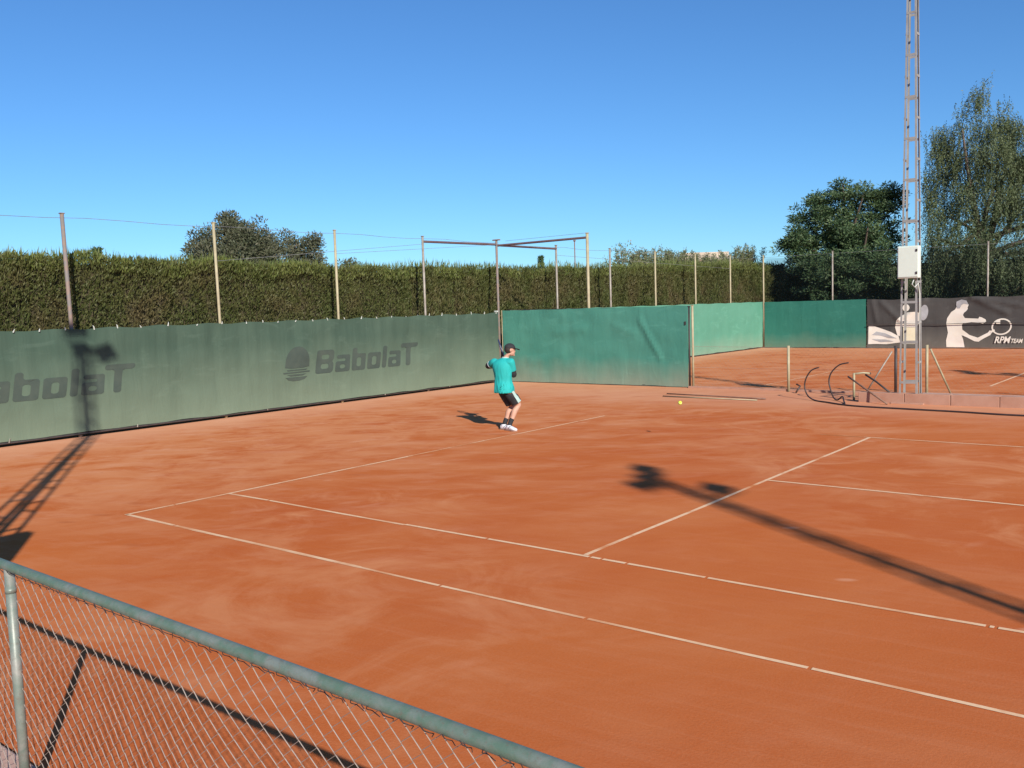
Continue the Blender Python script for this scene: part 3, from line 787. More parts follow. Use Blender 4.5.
# ------------------------------------------------------------------ hedge
def hz(y):
    return np.interp(y, [-8, 2.5, 6, 11, 19, 26, 32, 37], [3.66, 3.60, 3.58, 3.50, 3.56, 3.72, 3.92, 4.02])
def nz2(a, b, s):
    return np.array([noise.noise(Vector((float(x), float(y), s))) for x, y in zip(a, b)])
hg = thing('hedge', 'long clipped brownish green hedge behind the back fence screens', 'hedge', (-9.2, 14, 0))
HX = -8.32
mbc = MB(); ys = np.arange(-8, 41.5, .5)
vs = []; fs = []
for y in ys:
    z = hz(y) - .13
    for x, zz in ((HX - .24, 0), (HX - .26, z * .6), (HX - .34, z), (HX - 1.3, z), (HX - 1.4, 0)):
        vs.append((x + .08 * noise.noise(Vector((y * .8, zz, 1))), y, zz + .06 * noise.noise(Vector((y * 1.1, x, 4)))))
for i in range(len(ys) - 1):
    for k in range(4): fs.append((i * 5 + k, (i + 1) * 5 + k, (i + 1) * 5 + k + 1, i * 5 + k + 1))
fs += [(0, 1, 2, 3, 4), tuple(range((len(ys) - 1) * 5 + 4, (len(ys) - 1) * 5 - 1, -1))]
mbc.add(vs, fs).build('twig_core', M['core'], hg)
n = 150000
y = rng.uniform(-7.5, 41, n); t = rng.random(n); z = 1.7 + (hz(y) - 1.75) * t
lump = nz2(y * .9, z * 1.1, 2.0) * .18 + nz2(y * 2.6, z * 2.0, 7.0) * .09 + nz2(y * 4.2, z * .5, 9.0) * np.where(y > 13, .09, .03)
P = np.stack([HX + lump - .10 * (1 - np.abs(np.sin(np.pi * (y / .95 + .25 * nz2(y * .8, z * .6, 21.))))) ** 2 - .2 * rng.random(n) ** 1.5, y, z + .03 * rng.normal(size=n)], 1)
D = np.tile(np.array([[.42, .05, .85]]), (n, 1)); D[y > 13] = (.28, .03, 1.0)
Q = leaves(P, D, np.where(y > 13, .13, .095), .026, .38)
n2 = 6000
y = rng.uniform(-7.5, 41, n2); z = rng.uniform(0, 1.75, n2)
P2 = np.stack([HX - .15 * rng.random(n2), y, z], 1); Q2 = leaves(P2, np.tile(np.array([[.7, 0, .4]]), (n2, 1)), .18, .07, .5)
link('foliage', quads_mesh('foliage', np.concatenate([Q, Q2]), M['hedge']), hg)
n3 = 60000
y = rng.uniform(-7.5, 41, n3); x = HX - rng.uniform(-.06, 1.3, n3) ; x = np.where(rng.random(n3) < .45, HX - rng.random(n3) * .25, x)
zt = hz(y) - .08 + .17 * nz2(y * .9, x * .5, 11.) + .09 * nz2(y * 3.5, x * 2, 3.)
P3 = np.stack([x, y, zt - .26 * rng.random(n3) ** 1.5], 1)
Q3 = leaves(P3, np.tile(np.array([[.16, 0, 1.0]]), (n3, 1)), .11, .022, .3)
n4 = 5000
y = rng.uniform(-7.5, 41, n4); x = HX - rng.uniform(0, 1.2, n4); zt = hz(y) - .10 + .17 * nz2(y * .9, x * .5, 11.) + np.where(y > 13, .07, 0) * (1 + nz2(y * 3.0, x, 31.) * 2)
Q4 = leaves(np.stack([x, y, zt], 1), np.tile(np.array([[.05, 0, 1.0]]), (n4, 1)), .22, .022, .22)
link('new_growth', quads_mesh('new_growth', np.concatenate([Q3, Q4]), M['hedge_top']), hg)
adopt(hg)

# ------------------------------------------------------------------ trees
def limb_tree(root, base, h_trunk, targets, r0, lean=(0, 0)):
    mb = MB(); b = Vector(base); top = b + Vector((lean[0], lean[1], h_trunk))
    mid = b.lerp(top, .5) + Vector((.12, -.08, 0))
    mb.tube(smooth_path([b - Vector((0, 0, .1)), mid, top], 4), [r0 * (1.25 - .06 * i) for i in range(9)], 9)
    for tg in targets:
        tg = Vector(tg); s = b.lerp(top, random.uniform(.65, 1.0)); m_ = s.lerp(tg, .5) + Vector((random.uniform(-.3, .3), random.uniform(-.3, .3), random.uniform(.0, .4)))
        pth = smooth_path([s, m_, tg], 4)
        mb.tube(pth, [r0 * .5 * (1 - i / len(pth)) + .012 for i in range(len(pth))], 6)
    return mb.build('trunk', M['bark'], root, smooth=True)
def clumps(center, radii, n, shell=.55, fn=None, irr=0):
    out = []
    while len(out) < n:
        d = rng.normal(size=3); d /= np.linalg.norm(d); r = shell + (1 - shell) * rng.random() ** .7
        p = d * r * (1 + rng.normal(0, irr))
        if fn is not None and not fn(p): continue
        out.append(np.array(center) + p * np.array(radii))
    return np.array(out)
def crown_leaves(C, per, rad, length, width, dirfn, jit=.6):
    n = len(C) * per
    idx = np.repeat(np.arange(len(C)), per)
    off = rng.normal(size=(n, 3)); off = off / np.linalg.norm(off, axis=1, keepdims=True) * (rng.random(n) ** .45)[:, None]
    P = C[idx] + off * np.array(rad)
    return leaves(P, dirfn(P, off), length, width, jit)
OUT = lambda P, o: o + np.array([0, 0, .3])

def tree(name, label, base, h_trunk, r0, C, per, rad, length, width, m, dirfn=OUT, jit=.6, group=None, nl=14):
    t = thing(name, label, 'tree', base, 0, group)
    b = np.array(base)
    sel = C[rng.choice(len(C), min(nl, len(C)), replace=False)]
    limb_tree(t, (0, 0, 0), h_trunk, [tuple(c - b) for c in sel], r0)
    V = crown_leaves(C, per, rad, length, width, dirfn, jit) - b
    link('crown', quads_mesh('crown', V, m), t)
    return t
# grey green trees behind the hedge on the left
C = np.concatenate([clumps((-21.2, 16.2, 4.2), (1.75, 1.75, 1.75), 130), clumps((-20.7, 16.8, 4.75), (1.0, 1.0, 1.3), 60), clumps((-21.8, 15.5, 4.4), (.8, .8, 1.3), 30), clumps((-21.25, 16.2, 5.9), (.25, .25, .45), 10)])
tree('olive_tree', 'rounded grey green tree peeping over the hedge, larger and left of its pair', (-21.2, 16.2, 0), 3.0, .2, C, 150, (.36, .36, .32), .15, .05, M['olive'], group='grey green trees behind the hedge')
C = np.concatenate([clumps((-24.9, 21.6, 4.0), (1.9, 1.9, 2.1), 130), clumps((-24.0, 22.6, 3.6), (.9, .9, 1.9), 30), clumps((-23.8, 22.6, 5.5), (.3, .3, .35), 8), clumps((-22.9, 23.9, 3.4), (1.0, 1.0, 1.3), 28)])
tree('olive_tree', 'grey green tree over the hedge, smaller, sloping down to the right', (-24.8, 21.7, 0), 2.8, .2, C, 130, (.40, .40, .36), .16, .055, M['olive'], group='grey green trees behind the hedge')
# small airy tree
C = clumps((-11.85, 30.5, 4.0), (.95, .95, .95), 34, shell=.3)
tree('young_tree', 'small airy tree whose thin top shows above the middle of the hedge', (-11.85, 30.5, 0), 2.6, .07, C, 40, (.30, .30, .35), .16, .045, M['shrub'], nl=20)
# dark broad tree by the end fence
lobes = [((-5.02, 40.24, 5.62), (2.43, 2.0, 1.8), 150), ((-4.6, 39.6, 4.9), (2.0, 1.0, 1.4), 60), ((-7.0, 39.0, 5.5), (.3, .3, .9), 8), ((-6.2, 39.6, 6.9), (.35, .35, .7), 9), ((-6.83, 39.07, 5.07), (0.94, 0.85, 1.15), 30), ((-7.34, 38.66, 4.89), (0.42, 0.38, 0.63), 9), ((-6.32, 39.58, 6.42), (0.95, 0.85, 0.95), 30),
         ((-4.89, 40.29, 7.25), (1.38, 1.24, 0.58), 34), ((-3.46, 41.04, 7.03), (0.80, 0.72, 0.80), 24), ((-3.41, 40.74, 5.19), (0.95, 0.86, 2.12), 50), ((-4.18, 38.6, 3.74), (2.23, 1.6, 0.95), 60), ((-5.73, 38.3, 3.72), (1.02, 0.92, 0.7), 24), ((-2.95, 41.40, 6.81), (0.43, 0.39, 0.53), 9), ((-6.6, 39.0, 4.1), (.8, .6, .7), 20), ((-3.2, 38.9, 3.6), (1.2, .9, 1.0), 34), ((-5.0, 38.4, 3.0), (1.6, .8, .9), 34)]
C = np.concatenate([clumps(c, r, k, shell=.2, irr=.17) for c, r, k in lobes])
tree('dark_tree', 'broad dark green tree with uneven feathery crown behind the end fence corner', (-4.96, 40.8, 0), 3.2, .26, C, 105, (.40, .40, .20), .17, .056, M['darkleaf'], lambda P, o: np.concatenate([o[:, :2] * 1.3, o[:, 2:] * .5 + .25], 1), .35, nl=24)
# pepper tree: hanging strands
base = (1.3, 40.6, 0)
lobes = [((0.95, 39.76, 10.78), (0.46, 0.42, .95), 9), ((0.28, 39.93, 9.3), (1.25, 1.1, 1.25), 28), ((-.5, 39.5, 8.9), (.7, .7, .8), 13), ((-.75, 39.3, 7.6), (.6, .6, 1.1), 12), ((1.9, 40.2, 9.6), (.5, .5, 1.1), 11), ((1.43, 39.86, 8.7), (1.22, 1.10, 1.6), 32), ((2.0, 40.3, 9.2), (.75, .7, .9), 16), ((2.8, 40.5, 8.2), (1.0, .9, 1.1), 26), ((4.2, 41.2, 7.6), (1.3, 1.2, 1.2), 30), ((-0.16, 39.73, 7.3), (1.12, 1.01, 1.7), 32), ((1.26, 39.82, 6.61), (1.83, 1.64, 2.13), 90),
         ((-0.65, 39.20, 6.06), (0.45, 0.41, 1.52), 14), ((2.22, 40.41, 7.43), (0.82, 0.74, 1.33), 24), ((3.13, 40.65, 6.69), (1.74, 1.57, 1.95), 80), ((0.01, 38.74, 4.6), (1.10, 0.99, 1.5), 44), ((1.49, 38.85, 3.9), (1.79, 1.4, 1.2), 56),
         ((3.98, 41.28, 5.6), (2.4, 2.2, 2.3), 70), ((-1.1, 38.4, 3.2), (1.1, 0.9, 0.7), 22), ((5.41, 41.94, 5.6), (2.5, 2.3, 2.5), 60)]
C = np.concatenate([clumps(c, r, k, shell=.4, irr=.22) for c, r, k in lobes])
S = []
for c in C:
    for _ in range(13):
        p = c + rng.normal(0, .17, 3); ln = rng.uniform(.35, 1.05); k = int(ln / .042)
        tt = np.linspace(0, 1, k); dv = rng.normal(0, .14, 2)
        S.append(np.stack([p[0] + dv[0] * tt, p[1] + dv[1] * tt, p[2] + .2 - ln * tt], 1))
S = np.concatenate(S)
t = thing('pepper_tree', 'tall weeping tree with drooping light green strands right of the floodlight tower', 'tree', base)
limb_tree(t, (0, 0, 0), 5.5, [tuple(c - np.array(base)) for c in C[rng.choice(len(C), 16, replace=False)]], .26, (-.3, -.4))
link('crown', quads_mesh('crown', leaves(S, np.tile(np.array([[0, 0, -.6]]), (len(S), 1)), .115, .036, .55) - np.array(base), M['pepper']), t)
# unclipped hedge behind the netting; tree shade is put into its near-black leaf colour
bg_h = thing('hedge', 'leafy hedge with shade painted into its leaves behind the netting of the end fence', 'hedge', (3, 39.6, 0))
mbc = MB(); xs = np.arange(-10, 16, .6); vs = []; fs = []
for x in xs:
    z = 3.75 + .35 * noise.noise(Vector((x * .4, 2, 8)))
    for y, zz in ((39.5, 0), (39.45, z * .6), (39.6, z), (40.6, z), (40.8, 0)):
        vs.append((x, y + .15 * noise.noise(Vector((x * .7, zz, 3))), zz + .1 * noise.noise(Vector((x * 1.3, y, 4)))))
for i in range(len(xs) - 1):
    for k in range(4): fs.append((i * 5 + k, i * 5 + k + 1, (i + 1) * 5 + k + 1, (i + 1) * 5 + k))
mbc.add(vs, fs).build('twig_core', M['core'], bg_h)
n = 30000
x = rng.uniform(-10, 15.5, n); z = 1.6 + 2.5 * rng.random(n); z += .35 * nz2(x * .4, x * 0 + 2, 8.)
yb = 39.4 + .25 * nz2(x * .9, z * .9, 5.) - .35 * rng.random(n) ** 2
link('foliage', quads_mesh('foliage', leaves(np.stack([x, yb, z], 1), np.tile(np.array([[.1, -.7, .3]]), (n, 1)), .17, .07, .6), M['shade_hedge']), bg_h)
adopt(bg_h)
# reedy shrubs showing over the hedge
where = ['at the left end of the row', 'second from the left of the row', 'third from the left of the row', 'just left of the house', 'before the left end of the house', 'before the house, left of its middle', 'before the middle of the house', 'before the house, right of its middle', 'before the right end of the house', 'just right of the house', 'at the right end of the row']
for i in range(11):
    yy = 28.9 + i * 1.25 + random.uniform(-.2, .2); xx = -10.4 + random.uniform(-.3, .4)
    hh = 4.40 + random.uniform(-.12, .22) + .045 * i - (.30 if 5 <= i <= 8 else 0)
    s = thing('shrub', 'feathery flowering shrub top above the hedge, ' + where[i], 'shrub', (xx, yy, 0), 0, 'flowering shrubs behind the hedge')
    st = MB(); P = []; Dd = []
    for k in range(34):
        a = rng.uniform(0, 6.28); sp = rng.uniform(.1, 1.0); hk = hh * rng.uniform(.86, 1.05)
        b0 = Vector((.2 * math.cos(a), .2 * math.sin(a), 0)); b1 = Vector((sp * math.cos(a), sp * math.sin(a), hk)); bm_ = b0.lerp(b1, .55) * .9; bm_.z = hk * .55
        pth = smooth_path([b0, bm_, b1], 4); st.tube(pth, .008, 4)
        for _ in range(110):
            u = 1 - .42 * rng.random() ** 1.3; q = pth[min(7, int(u * 8))].lerp(pth[min(8, int(u * 8) + 1)], u * 8 % 1)
            P.append(tuple(np.array(q) + rng.normal(0, .05, 3))); Dd.append((math.cos(rng.uniform(0, 6.28)), math.sin(rng.uniform(0, 6.28)), .6))
    st.build('stem', M['bark'], s)
    link('foliage', quads_mesh('foliage', leaves(np.array(P), np.array(Dd), .15, .036, .35), M['shrub']), s)
# little sprig at the far left and a young cypress tip
for (x, y, h, lab) in ((-11.2, 5.65, 3.92, 'single dark sprig standing up over the hedge near the left rusty post'), (-10.6, 22.6, 4.12, 'slim young conifer tip showing above the hedge between beam posts')):
    s = thing('conifer', lab, 'tree', (x, y, 0))
    MB().tube([(0, 0, 0), (0, 0, h)], [.05, .012], 6).build('trunk', M['bark'], s)
    n = 1500; z = h * (1 - rng.random(n) ** 1.6 * .75); rr = (.06 + (h - z) * .11) * np.sqrt(rng.random(n)); a = rng.uniform(0, 6.28, n)
    P = np.stack([rr * np.cos(a), rr * np.sin(a), z], 1)
    link('crown', quads_mesh('crown', leaves(P, np.stack([np.cos(a) * .6, np.sin(a) * .6, np.ones(n)], 1), .12, .03, .3), M['darkleaf']), s)
# thin mast
ms = thing('mast', 'thin reddish mast rising above the hedge behind the beam', 'mast', (-12.6, 27.8, 0))
MB().tube([(0, 0, 0), (0, 0, 5.1)], .025, 6).build('pole', M['rust'], ms)
MB().box((0, 0, 5.1), (.08, .08, .06)).build('cap', M['rust'], ms)
# house far behind
hs_ = thing('house', 'low pinkish house with brown tiled roof half hidden behind the shrubs', 'house', (-23.5, 64.0, 0), R(38.5))
MB().box((0, 2, 2.55), (5.6, 4, 5.9)).build('wall', M['render'], hs_, bevel=.02)
rb = MB()
rb.add([(-3.1, -.5, 5.5), (3.1, -.5, 5.5), (3.1, 4.5, 5.5), (-3.1, 4.5, 5.5), (-3.1, -.5, 5.66), (3.1, -.5, 5.66), (3.1, 4.5, 5.66), (-3.1, 4.5, 5.66)], [(3, 2, 1, 0), (0, 1, 5, 4), (1, 2, 6, 5), (2, 3, 7, 6), (3, 0, 4, 7), (4, 5, 6, 7)])
rb.build('roof', M['roof'], hs_)
for x in (-1.6, 1.4):
    w_ = MB().box((x, -.02, 3.4), (.9, .08, 1.2)).build('window', M['shutter'], hs_, bevel=.01)
    MB().box((x, -.06, 2.76), (1.1, .14, .07)).build('sill', M['render'], w_)
MB().box((-.6, 1.2, 6.0), (3.8, 1.6, .70)).build('roof_room', M['render'], hs_, bevel=.02)

# ------------------------------------------------------------------ near fence
NY = -3.603
nf = thing('chain_link_fence', 'worn green pipe rail and chain link fence in the near left corner', 'fence', (5.73, NY, 0))
RZ = lambda x: 1.217 - .009 * x
MB().tube([(-1.5 + i * .5, NY, RZ(-1.5 + i * .5)) for i in range(38)], .0225, 14).build('top_rail', M['rail'], nf, smooth=True)
for x in (2.7, 5.70, 8.76 + 2.6, 14.4):
    o = MB().tube([(x, NY + .004, -.02), (x, NY + .004, RZ(x) - .01)], .0225, 14).build('post', M['railpost'], nf, smooth=True)
    MB().tube([(x, NY + .004, 1.04), (x, NY + .004, 1.065)], .0245, 14).build('collar', M['railpost'], o, smooth=True)
chainlink(.6, 13.5, NY + .02, .085, 1.14, .042, .0020, 'wire_mesh', M['wire'], nf, .05, 3, .041)
rd = random.Random(2); x = 3.6
while x < 9.6:
    z = RZ(x); a = rd.uniform(-.012, .012); q = .0266
    MB().tube([(x - a, NY + .022, z - .058), (x + a, NY + .012, z - .040), (x + a, NY - .006, z - .030), (x, NY - .020, z - .020), (x - a, NY - .026, z - .006)], .0015, 4).build('tie_wire', M['tiedark'], nf)
    x += rd.uniform(.06, .085)
MB().tube([(-1 + i * .5, NY + .02, .085 + .01 * noise.noise(Vector((i * .7, 0, 0)))) for i in range(32)], .004, 5).build('bottom_wire', M['tiedark'], nf)
adopt(nf)

# ------------------------------------------------------------------ tennis ball
b = MB().ball((0, 0, 0), .0335, 12).build('tennis_ball', M['ball'], smooth=True); b.location = (2.896, 8.106, .61)
sm = MB().tube([Vector((.0335 * math.cos(a), .0335 * math.sin(a), .012 * math.sin(2 * a))).normalized() * .0337 for a in [2 * math.pi * i / 40 for i in range(41)]], .0012, 5).build('seam', M['white'], b)
tag(b, 'yellow tennis ball flying low over the clay right of the player', 'ball')

# ------------------------------------------------------------------ player (local x = right, y = away, z up)
PL = thing('person', 'tennis player in turquoise shirt, black shorts and dark cap, knees bent, back turned', 'person', (-.47, 7.74, 0), R(38.5))
V = Vector
def limb(mb, pts, n=14, up=V((0, 0, 1)), sub=4):
    """pts: (point, radius[, squash])"""
    P = [V(p[0]) for p in pts]; rings = []
    for i, p in enumerate(pts):
        tdir = (P[min(i + 1, len(P) - 1)] - P[max(i - 1, 0)]).normalized()
        ref = V((1, 0, 0)) if abs(tdir.z) > .75 else V((0, 0, 1))
        xd = (ref - tdir * ref.dot(tdir)).normalized(); yd = tdir.cross(xd)
        sq = p[2] if len(p) > 2 else 1
        rings.append((P[i], p[1], p[1] * sq, xd, yd))
    return mb.loft(rings, n, sub)
SD = V((.88, -.47, 0)); FD = V((.47, .88, 0))          # shoulder line and facing of the torso
HD = V((.62, -.785, 0)); HF = V((.785, .62, 0))          # hips
pel = V((-.075, .0, .80)); che = V((-.085, .02, 1.16)); nek = V((-.028, .055, 1.325))
sR = che + SD * .175 + V((0, 0, .115)); sL = che - SD * .165 + V((.0, .02, .105))
eR = V((.118, .02, 1.03)); wR = V((.045, .235, 1.085)); hR = V((.0, .33, 1.12))
eL = V((-.352, .30, 1.19)); wL = V((-.15, .39, 1.18)); hL = V((-.09, .385, 1.20))
hipR = pel + HD * .09; hipL = pel - HD * .09
kR = V((.190, .02, .465)); aR = V((.005, -.10, .095)); kL = V((.075, .17, .43)); aL = V((-.09, .06, .095))
tR = V((.115, -.235, .03)); tL = V((.02, -.04, .03))
body = MB()
body.loft([(pel + V((0, 0, -.06)), .13, .10, HD, HF), (pel, .158, .115, HD, HF), (pel.lerp(che, .35), .138, .10, SD, FD), (pel.lerp(che, .7), .150, .108, SD, FD), (che, .170, .115, SD, FD), (che + V((0, 0, .09)), .160, .10, SD, FD), (nek + V((0, 0, -.03)), .075, .065, SD, FD), (nek + V((.02, .01, .04)), .055, .055, SD, FD), (V((.050, .065, 1.42)), .055, .055, SD, FD)], 20, 4)
for s, e, w in ((sR, eR, wR), (sL, eL, wL)):
    limb(body, [(s.lerp(che, .18) + V((0, 0, .01)), .055), (s, .058), (s.lerp(e, .4), .050), (e, .040), (e.lerp(w, .3), .042), (e.lerp(w, .8), .030), (w, .026, .8)])
for h_, k_, a_ in ((hipR, kR, aR), (hipL, kL, aL)):
    f = (k_ - (h_ + a_) / 2).normalized()
    limb(body, [(h_ + V((0, 0, .03)), .085), (h_.lerp(k_, .3), .084), (h_.lerp(k_, .7), .066), (k_, .055), (k_.lerp(a_, .12), .050), (k_.lerp(a_, .32) - f * .018, .056), (k_.lerp(a_, .65), .042), (k_.lerp(a_, .92), .034), (a_ + V((0, 0, -.03)), .034)])
# head
hc = V((.072, .07, 1.490)); F = V((.95, .30, -.10)).normalized(); S_ = V((.30, -.95, 0)).normalized(); U = S_.cross(F).normalized()
if U.z < 0: U = -U
def hp(f, s, u): return hc + F * f + S_ * s + U * u
Hm = Matrix((S_, F, U)).transposed()
body.ball(hp(-.012, 0, .02), .1, 14, (.76, .97, .98), Hm)
body.ball(hp(.022, 0, -.045), .07, 12, (.82, .95, 1.02), Hm)
body.ball(hp(.075, 0, -.095), .022, 8, (1.1, .9, .8), Hm)
body.loft([(hp(.075, 0, .012), .008, .006, S_, U), (hp(.092, 0, -.012), .011, .010, S_, U), (hp(.100, 0, -.026), .015, .011, S_, U), (hp(.075, 0, -.036), .012, .008, S_, U)], 8, 2)
for s in (-1, 1):
    body.ball(hp(-.012, s * .075, -.005), .03, 8, (.35, .7, 1.05), Hm)
    body.ball(hp(.074, s * .03, .022), .016, 8, (1.3, .6, .5), Hm)
body.ball(hp(.083, 0, -.058), .016, 8, (1.4, .5, .35), Hm); body.ball(hp(.081, 0, -.070), .015, 8, (1.3, .5, .4), Hm)
# hands closed on the grip
gA = V((.035, .40, 1.02)); gB = V((-.15, .475, 1.675)); gd = (gB - gA).normalized()
def hand(w, along, side):
    c = gA + gd * along; pd = (c - w).normalized(); back = c - pd * .038
    ring = pd.cross(gd).normalized() * side
    limb(body, [(w, .026, .8), (w.lerp(back, .5), .030, .7), (back, .034, .6), (back + pd * .012, .032, .55)])
    for k, (ln, r) in enumerate(((.9, .0088), (1.0, .0092), (.95, .0088), (.8, .0076))):
        o = gd * (.030 - .020 * k); pts = []
        for j, an in enumerate((200, 130, 60, -10)):
            a = R(an * ln + (1 - ln) * 180); rr = .028
            pts.append((c + o - pd * (rr * math.cos(R(180 - an)) * 1) * (1 if j < 9 else 1) + ring * (rr * math.sin(R(an))) , r * (1 - .07 * j)))
        limb(body, [(back + o, r * 1.05)] + pts, 8)
    limb(body, [(back + gd * .02, .012), (back + gd * .045 - ring * .02, .0115), (c + gd * .05 - ring * .026, .010), (c + gd * .055 + pd * .022 - ring * .006, .0085)], 8)
hand(wR, .07, 1); hand(wL, .18, -1)
bd = body.build('body', M['skin'], PL, smooth=True, remesh=.006, smooth_it=4)
for s in (-1, 1): MB().ball(hp(.080, s * .031, .012), .011, 8).build('eye', M['eye'], PL, smooth=True)
# hair below the cap
hr = MB().ball(hp(-.026, 0, .012), .1, 12, (.78, .90, .88), Hm).build('hair', M['hair'], PL, smooth=True)
cap = MB().ball(hp(-.012, 0, .036), .106, 16, (.80, .98, .82), Hm)
cap.v = [v if (V(v) - hc).dot(U) > .030 else tuple(V(v) + U * (.030 - (V(v) - hc).dot(U))) for v in cap.v]
for i in range(2): pass
vis = []
n = 12
for u_, th in ((.026, 0), (.044, 1)):
    for j in range(3):
        for i in range(n + 1):
            a = R(-80 + 160 * i / n); rad = (.085, .135, .178)[j]
            f_ = .02 + rad * math.cos(a) * (1 if j else 1) * .92; s__ = (.080, .080, .068)[j] * math.sin(a)
            vis.append(tuple(hp(f_, s__, u_ - .22 * (f_ - .08) ** 1 * (1 if f_ > .08 else 0) - .5 * s__ ** 2)))
w = n + 1; fs = []
for l in range(2):
    for j in range(2):
        for i in range(n): fs.append((l * 3 * w + j * w + i, l * 3 * w + j * w + i + 1, l * 3 * w + (j + 1) * w + i + 1, l * 3 * w + (j + 1) * w + i))
for i in range(n): fs.append((2 * w + i, 2 * w + i + 1, 5 * w + i + 1, 5 * w + i)); fs.append((i, i + 1, 3 * w + i + 1, 3 * w + i))
cp = cap.build('cap', M['black'], PL, smooth=True)
MB().add(vis, fs).build('visor', M['black'], cp, smooth=True)
# shirt
sh = MB()
sh.loft([(V((-.06, .0, .705)), .200, .172, SD, FD), (V((-.062, .0, .80)), .192, .160, SD, FD), (pel.lerp(che, .35), .172, .125, SD, FD), (pel.lerp(che, .7), .185, .130, SD, FD), (che, .200, .135, SD, FD), (che + V((0, 0, .085)), .195, .118, SD, FD), (che + V((.01, .01, .145)), .135, .090, SD, FD), (nek + V((0, 0, .02)), .070, .068, SD, FD)], 28, 5)
for s, e, q in ((sR, eR, .70), (sL, eL, .58)):
    limb(sh, [(s.lerp(che, .35) + V((0, 0, .02)), .072), (s, .075), (s.lerp(e, q * .6), .073), (s.lerp(e, q), .070)], 16)
rd = random.Random(5)
shirt = sh.build('shirt', M['shirt'], PL, smooth=True, remesh=.008, smooth_it=3)
for v in shirt.data.vertices:
    c = v.co; k = noise.noise(V((c.x * 9, c.y * 9, c.z * 3.2))) * .022 + noise.noise(V((c.x * 22, c.y * 22, c.z * 9))) * .010
    k *= min(1, max(.2, (1.30 - c.z) / .4)); v.co = c + v.normal * k
for s, e in ((sL, eL),):     # pale cuff band
    d = (e - s).normalized(); limb_mb = MB(); limb(limb_mb, [(s.lerp(e, .575), .0720), (s.lerp(e, .61), .0705)], 16); limb_mb.build('cuff', M['white'], shirt, smooth=True)
col_ = MB(); limb(col_, [(nek + V((0, 0, -.012)), .074), (nek + V((.006, .004, .030)), .068)], 16); col_.build('collar', M['mint'], shirt, smooth=True)
# dark sleeves worn under the shirt down to the wrist
for s, e, w in ((sR, eR, wR), (sL, eL, wL)):
    q = MB(); limb(q, [(s.lerp(e, .45), .064), (s.lerp(e, .8), .060), (e, .058), (e.lerp(w, .35), .050), (e.lerp(w, .8), .040)], 14); q.build('arm_sleeve', M['black'], PL, smooth=True)
# shorts
so = MB()
so.loft([(pel + V((0, 0, .06)), .148, .112, HD, HF), (pel, .176, .135, HD, HF), (pel + V((0, .0, -.09)), .165, .130, HD, HF)], 22, 4)
for h_, k_ in ((hipR, kR), (hipL, kL)):
    limb(so, [(h_ + V((0, 0, .02)), .078), (h_.lerp(k_, .3), .104), (h_.lerp(k_, .6), .105), (h_.lerp(k_, .86), .103)], 18)
sho = so.build('shorts', M['black'], PL, smooth=True, remesh=.008, smooth_it=3)
for v in sho.data.vertices:
    c = v.co; v.co = c + v.normal * (noise.noise(V((c.x * 11, c.y * 11, c.z * 6))) * .012 )
    if v.co.z > .66:
        q = 1 - .24 * min(1, (v.co.z - .66) / .06); v.co.x = -.07 + (v.co.x + .07) * q; v.co.y = .0 + v.co.y * q
# pale side panel on the right leg
pn = MB(); d = (kR - hipR).normalized(); out = (V((.58, -.81, 0)) - d * V((.58, -.81, 0)).dot(d)).normalized(); tg = d.cross(out)
vs = []; fs = []
for i in range(11):
    t_ = .24 + .60 * i / 10; hw_ = .26 + .16 * i / 10
    for j in range(7):
        a = -hw_ * .4 + hw_ * (j / 6 * 1.6 - .5); r = .1155 + .004 * math.sin(i * 1.3 + j)
        vs.append(hipR.lerp(kR, t_) + (out * math.cos(a) + tg * math.sin(a)) * r)
for i in range(10):
    for j in range(6): fs.append((i * 7 + j, i * 7 + j + 1, (i + 1) * 7 + j + 1, (i + 1) * 7 + j))
pn.add(vs, fs).build('side_panel', M['mint'], sho, smooth=True)
# socks and shoes
for k_, a_, t_ in ((kR, aR, tR), (kL, aL, tL)):
    q = MB(); limb(q, [(k_.lerp(a_, .68), .046), (k_.lerp(a_, .8), .044), (a_ + V((0, 0, -.02)), .041)], 14); q.build('sock', M['black'], PL, smooth=True)
    fd = (t_ - a_); fd.z = 0; fd.normalize(); sd = V((0, 0, 1)).cross(fd); g = V((a_.x, a_.y, 0))
    s = MB(); UZ = V((0, 0, 1))
    s.loft([(g - fd * .075 + UZ * .05, .018, .030, sd, UZ), (g - fd * .06 + UZ * .052, .036, .044, sd, UZ), (g + UZ * .060, .042, .055, sd, UZ), (g + fd * .06 + UZ * .052, .045, .046, sd, UZ), (g + fd * .13 + UZ * .042, .050, .034, sd, UZ), (g + fd * .19 + UZ * .036, .040, .025, sd, UZ), (g + fd * .215 + UZ * .032, .018, .014, sd, UZ)], 16, 3)
    limb(s, [(g + UZ * .06, .046), (g + UZ * .105, .046)], 14)
    so_ = s.build('shoe', M['white'], PL, smooth=True, remesh=.005, smooth_it=2)
    z = MB(); out_ = [(-.085, .02), (-.08, .034), (-.02, .038), (.05, .042), (.12, .052), (.18, .044), (.215, .022)]
    loop = [g + fd * f_ + sd * w_ for f_, w_ in out_] + [g + fd * f_ - sd * w_ for f_, w_ in reversed(out_)]
    nn = len(loop); z.add([p + UZ * .001 for p in loop] + [p + UZ * .022 for p in loop], [tuple(range(nn - 1, -1, -1)), tuple(range(nn, 2 * nn))] + [(i, (i + 1) % nn, nn + (i + 1) % nn, nn + i) for i in range(nn)])
    z.build('sole', M['sole'], so_)
    st = MB()
    for w_ in (-1, 1):
        st.tube([g + sd * w_ * .046 + fd * .03 + UZ * .045, g + sd * w_ * .040 + fd * .06 + UZ * .085, g + fd * .075 + UZ * .098], .005, 5)
    st.build('stripe', M['black'], so_)

